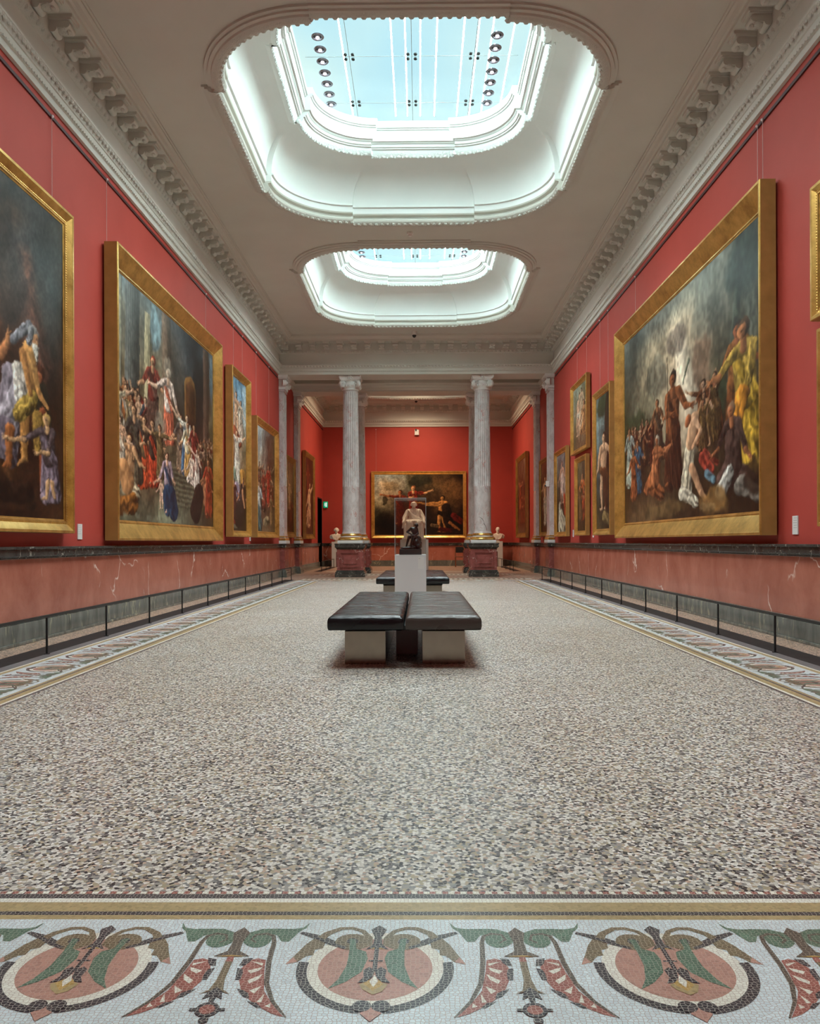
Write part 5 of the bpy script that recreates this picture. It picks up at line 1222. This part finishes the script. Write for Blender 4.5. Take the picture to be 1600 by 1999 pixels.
# --- right wall, large: bright opening in stormy sky above a crowd by water
P = Pic(6.42, 3.60, .018, [
 [(85, 92, 92), (88, 94, 91), (96, 96, 89), (101, 100, 91), (106, 106, 97), (108, 111, 105), (87, 90, 84), (58, 58, 53)],
 [(77, 83, 81), (100, 99, 88), (129, 118, 100), (176, 160, 136), (154, 146, 127), (120, 117, 104), (93, 93, 84), (59, 58, 50)],
 [(73, 77, 70), (104, 98, 83), (140, 124, 102), (227, 202, 170), (188, 168, 142), (108, 100, 86), (80, 78, 68), (61, 58, 48)],
 [(64, 66, 52), (92, 89, 74), (128, 118, 97), (216, 194, 162), (148, 136, 114), (89, 83, 69), (66, 62, 51), (64, 56, 44)],
 [(57, 53, 37), (70, 63, 46), (94, 85, 68), (134, 124, 103), (114, 107, 89), (77, 73, 56), (61, 54, 41), (64, 52, 38)],
 [(56, 44, 31), (60, 46, 33), (63, 52, 37), (81, 72, 55), (88, 79, 62), (70, 61, 46), (55, 42, 30), (58, 43, 31)],
 [(59, 43, 30), (62, 45, 30), (66, 50, 36), (74, 60, 45), (67, 58, 42), (58, 46, 33), (52, 37, 25), (51, 35, 23)],
 [(62, 46, 32), (93, 72, 50), (106, 84, 59), (75, 57, 40), (65, 49, 35), (69, 49, 33), (55, 39, 27), (49, 33, 22)]])
P.blob(.6, 1.75, .8, .35, (58, 70, 48), .8); P.blob(1.5, 1.55, .6, .25, (66, 76, 52), .7); P.blob(4.9, 1.6, .5, .3, (66, 76, 56), .8)
P.cap(5.75, 3.3, 5.5, 1.6, .06, .10, (84, 90, 80), 4, .8); P.cap(5.95, 3.4, 6.25, 1.9, .12, .08, (124, 128, 118), 5, .6, .1); P.blob(5.9, 3.2, .6, .4, (46, 58, 58), .6)
P.blob(3.75, 2.2, 1.3, 1.0, (176, 156, 130), .65); P.blob(3.8, 1.9, .7, .9, (216, 192, 162), .6); P.cap(3.35, 2.9, 3.9, 1.9, .12, .26, (236, 212, 184), 0, .55, .3); P.cap(3.5, 2.55, 3.95, 1.75, .10, .18, (255, 238, 212), 0, .85, .3); P.cap(3.8, 1.9, 3.95, 1.1, .12, .22, (222, 206, 182), 0, .45, .3); P.cap(3.55, 2.6, 3.9, 1.9, .14, .22, (255, 240, 216), 0, .8, .25); P.cap(3.6, 3.0, 3.9, 1.4, .2, .4, (222, 200, 174), 0, .35, .5); P.blob(4.35, 2.25, .4, .42, (132, 100, 82), .6); P.blob(3.2, 2.85, .5, .24, (104, 92, 86), .6); P.blob(4.6, 2.9, .7, .3, (96, 98, 90), .5); P.blob(2.2, 2.5, .6, .4, (92, 92, 84), .5); P.cap(3.55, 2.1, 3.82, 2.42, .010, .03, (112, 118, 100), 0, .9)
P.crowd(.15, 2.5, .95, 1.2, 20, .78, [(120, 78, 52), (90, 70, 54), (150, 106, 70), (70, 66, 60), (110, 60, 46)], dim=.72); P.crowd(4.3, 5.1, .95, 1.12, 7, .85, [(150, 118, 76), (120, 92, 62), (136, 84, 54)], dim=.75)
P.fig(2.2, 1.05, 1.05, (90, 76, 62), (176, 120, 84), robe2=(120, 84, 60)); P.fig(.35, .75, 1.1, (176, 180, 164), (150, 110, 80), robe2=(150, 156, 150)); P.fig(.95, .55, 1.0, (68, 100, 140), (170, 116, 82)); P.fig(.65, .45, .95, (150, 86, 52), (176, 122, 84))
P.fig(3.0, .55, 1.85, (74, 46, 34), (150, 94, 62), (50, 36, 28), (138, 86, 56), .02, ((.06, -.16), (.14, -.16))); P.cap(2.82, 1.0, 2.78, 2.7, .007, .007, (60, 50, 40))
P.fig(1.95, .35, 1.3, (156, 96, 62), (186, 120, 82), (216, 200, 180), (176, 112, 76), .10, ((.2, -.05), (.22, .02)), 'kneel')
P.cap(3.85, 1.0, 3.7, .45, .14, .17, (206, 192, 168), 12); P.cap(3.9, 1.15, 4.05, 1.45, .13, .12, (222, 176, 140)); P.cap(4.05, 1.45, 4.35, 1.25, .05, .04, (226, 180, 146)); P.cap(4.3, 1.25, 4.0, 1.05, .045, .03, (222, 172, 136)); P.cap(3.8, 1.5, 3.75, 1.46, .075, .065, (176, 110, 76)); P.cap(3.95, .75, 4.35, .35, .08, .055, (214, 164, 128)); P.cap(4.35, .35, 4.7, .12, .05, .03, (214, 164, 128)); P.cap(3.5, .4, 4.1, .22, .11, .09, (216, 204, 184), 9); P.cap(4.4, .14, 4.85, .1, .06, .05, (196, 186, 170), 7)
P.cap(4.4, .85, 4.75, .65, .10, .09, (176, 78, 62), 7); P.cap(4.6, .6, 4.85, .5, .07, .06, (104, 130, 156), 5); P.cap(4.5, .95, 5.0, .72, .04, .04, (150, 70, 56), 4)
P.fig(5.62, .95, 1.55, (120, 76, 48), (150, 92, 64), (60, 40, 30), (140, 92, 56), .03); P.fig(6.05, .52, 1.95, (196, 158, 66), (176, 118, 80), (92, 66, 44), (176, 146, 76), -.05, ((-.22, -.10), (-.16, -.34)), 'robe'); P.cap(5.85, 1.5, 5.6, 1.05, .13, .11, (206, 140, 60), 9)
P.fig(5.6, .25, 1.4, (92, 72, 66), (176, 116, 82), (150, 120, 96), (84, 66, 60), -.04, ((-.16, -.2), (.12, -.3)), 'kneel'); P.cap(5.1, .3, 5.4, .55, .12, .10, (176, 172, 164), 9); P.cap(5.8, .35, 6.3, .2, .14, .10, (150, 142, 132), 9)
P.blob(4.85, .18, .55, .2, (156, 118, 72), .85); P.blob(2.6, .16, 1.2, .15, (122, 98, 66), .7); P.blob(6.2, .4, .3, .25, (50, 36, 28), .8)
painting(P, 'r', 12.90, 1.165, .30, .225, .085, 'huge right painting, light breaking through storm clouds over a crowd, deep gilt frame', 'gold', False, (3.15, 3.0, -2.6))
# --- right wall, towards the columns
P = Pic(1.82, 1.61, .02, [[(140, 150, 140), (130, 132, 112), (110, 104, 84)], [(136, 136, 120), (140, 126, 100), (96, 84, 64)], [(110, 100, 80), (150, 126, 100), (90, 72, 54)], [(84, 70, 54), (110, 88, 66), (80, 62, 46)]])
P.fig(.6, .3, 1.1, (226, 206, 184), (226, 180, 150), kind='bare', lean=.1); P.fig(1.05, .5, 1.0, (200, 170, 140), (220, 176, 144)); P.fig(1.35, .2, 1.1, (180, 130, 90), (206, 150, 116), kind='kneel'); P.blob(.3, 1.2, .2, .25, (120, 116, 96), .6)
painting(P, 'r', 20.63, 3.42, .12, .14, .07, 'small right painting hung high, pale figures on olive ground', 'gold', False, (-.6, .6))
P = Pic(1.42, 3.04, .02, [[(110, 130, 138), (70, 76, 60), (44, 42, 32)], [(120, 136, 142), (96, 104, 100), (50, 46, 36)], [(100, 116, 124), (80, 88, 84), (46, 42, 34)], [(70, 80, 84), (56, 52, 44), (40, 36, 28)], [(60, 58, 50), (48, 42, 34), (38, 32, 26)], [(90, 76, 52), (70, 58, 40), (46, 38, 28)]])
P.cap(1.15, 2.9, 1.0, 1.0, .16, .2, (58, 46, 34), 5, .9); P.blob(.5, 2.8, .45, .25, (62, 70, 46), .8); P.fig(.68, .42, 1.75, (120, 80, 48), (222, 176, 140), (56, 40, 30), kind='bare', lean=.02, arms=((-.12, -.28), (.2, -.05))); P.cap(.75, 1.3, .95, .55, .09, .12, (96, 60, 40), 8); P.cap(.8, .25, 1.2, .2, .14, .12, (150, 126, 86), 6)
painting(P, 'r', 18.05, 1.24, .145, .14, .07, 'tall right painting next to the huge one, bare standing figure by a tree', 'gold', False, (.3, -.5))
P = Pic(1.68, 2.28, .024, [[(116, 122, 124), (110, 116, 116), (96, 98, 94)], [(96, 98, 94), (120, 112, 104), (100, 94, 86)], [(60, 54, 48), (130, 104, 88), (84, 66, 54)], [(46, 38, 32), (70, 52, 42), (90, 60, 44)], [(44, 34, 28), (70, 56, 44), (60, 44, 34)]])
P.fig(.85, .8, 1.25, (226, 190, 160), (228, 178, 150), kind='bare'); P.cap(.9, 1.5, 1.1, 1.2, .2, .22, (222, 190, 176), 8); P.cap(1.2, 1.0, 1.35, .5, .09, .08, (190, 84, 54), 6); P.cap(.45, .75, .7, .15, .1, .3, (226, 218, 196), 14); P.cap(.7, .5, 1.1, .15, .16, .25, (206, 196, 172), 12)
painting(P, 'r', 23.33, 1.245, .14, .14, .07, 'right painting beside the nearer pilaster, figure above white drapery', 'gold', False, ())
P = Pic(1.18, 1.78, .024, [[(104, 92, 70), (96, 88, 72), (80, 74, 62)], [(84, 70, 54), (90, 70, 52), (70, 60, 48)], [(60, 44, 34), (84, 56, 40), (56, 42, 34)], [(50, 36, 28), (70, 46, 34), (46, 34, 28)]])
P.fig(.6, .3, 1.15, (190, 88, 50), (214, 150, 112), robe2=(200, 110, 64)); P.fig(.85, .35, .9, (150, 70, 46), (196, 136, 100), kind='kneel'); P.fig(.35, .3, .9, (110, 80, 56), (200, 146, 110))
painting(P, 'r', 20.42, 1.25, .125, .14, .07, 'small right painting under the high one, figure in orange red', 'gold', False, ())
P = Pic(1.5, 2.30, .03, [[(96, 72, 52), (90, 66, 48), (70, 52, 40)], [(90, 66, 50), (84, 60, 44), (64, 48, 38)], [(66, 46, 36), (70, 48, 36), (54, 40, 32)], [(54, 38, 30), (60, 42, 32), (48, 36, 28)]])
P.fig(.9, .3, 1.55, (226, 214, 186), (226, 184, 140), kind='bare', arms=((-.15, -.1), (.05, .3))); P.fig(.85, .25, .9, (220, 210, 186), (220, 180, 140))
painting(P, 'r', 26.55, 1.27, .15, .13, .08, 'brown right painting with a pale figure, hung between the pilasters', 'old_gold')
P = Pic(2.75, 2.95, .035, [[(90, 66, 52), (96, 76, 62), (120, 104, 88)], [(86, 60, 46), (88, 64, 50), (104, 84, 68)], [(84, 54, 40), (80, 52, 40), (76, 52, 40)], [(80, 52, 40), (84, 58, 44), (76, 54, 42)], [(96, 74, 56), (100, 76, 56), (80, 58, 44)]])
P.fig(.8, 1.0, 1.1, (150, 80, 56), (216, 150, 116), arms=((-.2, .25), (.2, .1))); P.fig(1.4, .4, 1.2, (120, 72, 52), (190, 130, 96)); P.fig(2.1, .4, 1.1, (110, 70, 50), (180, 124, 92))
painting(P, 'r', 32.3, 1.255, .20, .16, .09, 'brown right painting in the end room beyond both pilasters', 'old_gold')
# --- right wall, nearest (cut by the frame edge)
P = Pic(1.6, 1.16, .016, [[(150, 160, 160), (140, 146, 140), (130, 140, 140)], [(110, 104, 92), (90, 80, 66), (110, 100, 84)], [(60, 50, 42), (70, 56, 44), (60, 48, 38)]])
P.crowd(.2, 1.4, .1, .3, 6, .6, [(120, 80, 56), (170, 150, 120)], dim=.8)
painting(P, 'r', 7.46, 3.40, .12, .13, .07, 'nearest right painting, hung high at the picture edge', 'gold', True, (-.75,))
P = Pic(1.5, 1.80, .016, [[(110, 96, 80), (90, 80, 66)], [(70, 56, 44), (60, 48, 38)], [(60, 46, 36), (50, 40, 32)]])
P.fig(.4, .2, 1.4, (150, 100, 70), (210, 160, 120))
painting(P, 'r', 7.38, 1.245, .12, .13, .07, 'nearest right painting, hung low under another one at the picture edge', 'gold', False, ())
# --- end wall, wide: dark landscape with reaching figures
P = Pic(4.04, 2.76, .024, [
 [(140, 152, 150), (156, 164, 158), (142, 144, 132), (84, 78, 60), (72, 62, 46), (96, 74, 48), (66, 46, 30), (36, 24, 18)],
 [(140, 150, 146), (196, 176, 142), (170, 166, 150), (70, 66, 48), (84, 70, 50), (104, 80, 52), (96, 72, 46), (52, 34, 24)],
 [(142, 140, 124), (170, 146, 116), (136, 126, 106), (50, 42, 30), (70, 54, 38), (88, 66, 44), (124, 92, 58), (90, 62, 40)],
 [(160, 150, 118), (104, 92, 70), (80, 60, 44), (46, 34, 24), (60, 44, 30), (76, 56, 38), (96, 70, 44), (60, 40, 28)],
 [(48, 46, 36), (44, 36, 26), (50, 32, 24), (36, 26, 20), (52, 36, 24), (54, 38, 26), (50, 34, 24), (38, 26, 20)],
 [(30, 24, 18), (30, 22, 17), (32, 22, 17), (28, 20, 16), (34, 24, 18), (34, 24, 18), (32, 22, 17), (30, 20, 16)],
 [(44, 32, 24), (52, 38, 28), (44, 32, 24), (36, 26, 20), (52, 38, 28), (44, 32, 24), (42, 28, 22), (36, 24, 20)]], 1.0)
P.blob(.75, 2.25, .35, .2, (176, 146, 104), .6); P.blob(1.0, 2.3, .35, .3, (130, 116, 92), .5); P.blob(.45, 1.55, .1, .25, (60, 52, 38), .8); P.blob(2.05, 2.45, .5, .25, (56, 54, 38), .7); P.blob(3.5, 2.0, .45, .45, (128, 92, 56), .6)
P.fig(1.15, .5, 1.55, (96, 44, 32), (200, 130, 84), (80, 44, 30), (120, 50, 34), 0, ((-.36, .05), (.2, -.1))); P.fig(1.75, .5, 1.75, (140, 46, 36), (226, 176, 126), (150, 92, 56), (150, 56, 40), 0, ((.05, -.1), (.3, .05)))
P.fig(3.05, .12, 1.65, (46, 34, 26), (206, 146, 84), (40, 28, 22), (150, 100, 56), .02, ((-.5, .02), (-.42, -.06)), 'bare'); P.cap(3.25, 1.2, 3.4, .55, .22, .25, (40, 28, 22), 6, .85); P.cap(3.4, .55, 3.85, .2, .06, .04, (176, 116, 70)); P.cap(3.6, .85, 3.9, .6, .15, .15, (104, 34, 28), 6); P.cap(3.0, .25, 3.5, .2, .1, .1, (80, 28, 24), 5); P.cap(2.6, .45, 2.85, .4, .08, .08, (130, 104, 76), 5)
painting(P, 'b', .05, 1.27, .15, .12, .06, 'wide dark painting on the end wall, reaching figures under a cloudy sky', 'gold', False, (-1.95,))
# ------------------------------------------------------------------ daylight, lamps, camera
wd = bpy.data.worlds.new('daylight'); sc.world = wd; wd.use_nodes = True
nt = wd.node_tree; nt.nodes.clear()
wo = nt.nodes.new('ShaderNodeOutputWorld'); bg = nt.nodes.new('ShaderNodeBackground'); tc = nt.nodes.new('ShaderNodeTexCoord')
nz = nt.nodes.new('ShaderNodeTexNoise'); nz.inputs['Scale'].default_value = 3.2; nz.inputs['Detail'].default_value = 2.0
rp = nt.nodes.new('ShaderNodeValToRGB'); e = rp.color_ramp.elements
e[0].position = .36; e[0].color = (0.32, 0.74, 1.0, 1); e[1].position = .62; e[1].color = (0.80, 0.99, 0.96, 1)
nt.links.new(tc.outputs['Generated'], nz.inputs['Vector']); nt.links.new(nz.outputs['Fac'], rp.inputs['Fac']); nt.links.new(rp.outputs['Color'], bg.inputs['Color'])
bg.inputs['Strength'].default_value = 1.15; nt.links.new(bg.outputs[0], wo.inputs['Surface'])
def area_lamp(x, y, sx, sy, power, col, spread, z=8.84, tilt=0.0):  # unseen area lamp; no fitting is modelled for it
    l = bpy.data.lights.new('area_lamp', 'AREA'); l.shape = 'RECTANGLE'; l.size = sx; l.size_y = sy; l.energy = power; l.color = col; l.spread = math.radians(spread)
    o = bpy.data.objects.new('unseen_lamp', l); COL.objects.link(o); o.location = (x, y, z); o.rotation_euler = (0, math.radians(tilt), 0); return o
DAY = (0.93, 0.975, 1.0); WARM = (1.0, 0.74, 0.48)
def turn(o, rx): o.rotation_euler = (math.radians(rx), 0, 0)
for (yc, nm), g in zip(SKY, (.65, 1.1, 1.1)):
    area_lamp(0, yc, 3.4, 3.9, 170 * g, DAY, 112)
    for s in (-1, 1): area_lamp(s * .9, yc, 1.4, 3.9, 62 * g, DAY, 112, 8.3, s * 38)  # added pair, tilted across the room to brighten the side walls
for s in (-1, 1): area_lamp(s * .9, 32.0, 1.2, 2.0, 105, WARM, 96, 8.3, s * 42)  # added warm pair, turned on the end room's side walls
turn(area_lamp(0, 32.6, 1.4, 1.4, 58, WARM, 76, 8.3), 36)  # added warm lamp, aimed to brighten the middle of the back wall
area_lamp(0, RSKY[0], 3.0, 3.0, 95, WARM, 120)
area_lamp(0, -2.2, 2.0, 1.6, 30, (1.0, 0.95, 0.9), 160, 6.9)  # unseen lamp under the closed ceiling behind the camera; no skylight there
area_lamp(0, 26.77, 3.0, 1.0, 5, (1.0, 0.85, 0.68), 160, 6.95)  # unseen lamp under the closed passage ceiling, which has no skylight

H_, PSI, RHO = 1.1, 0.009, math.radians(0.2)
cam = bpy.data.cameras.new('camera'); cam.sensor_fit = 'HORIZONTAL'; cam.sensor_width = 36; cam.lens = 36 * 1550 / 1600
cam.shift_x = -6 / 1600; cam.shift_y = 58.5 / 1600; cam.clip_start = .05; cam.clip_end = 200
co = bpy.data.objects.new('camera', cam); COL.objects.link(co)
d = Vector((-math.sin(PSI), math.cos(PSI), 0)); r = Vector((math.cos(PSI), math.sin(PSI), 0)); u = Vector((0, 0, 1))
r2 = r * math.cos(RHO) - u * math.sin(RHO); u2 = u * math.cos(RHO) + r * math.sin(RHO)
mw = Matrix((r2, u2, -d)).transposed().to_4x4(); mw.translation = Vector((.11, 0, H_)); co.matrix_world = mw
sc.camera = co
sc.view_settings.view_transform = 'Standard'; sc.view_settings.look = 'None'; sc.view_settings.gamma = 1.0; sc.view_settings.exposure = -0.1; sc.view_settings.use_curve_mapping = False
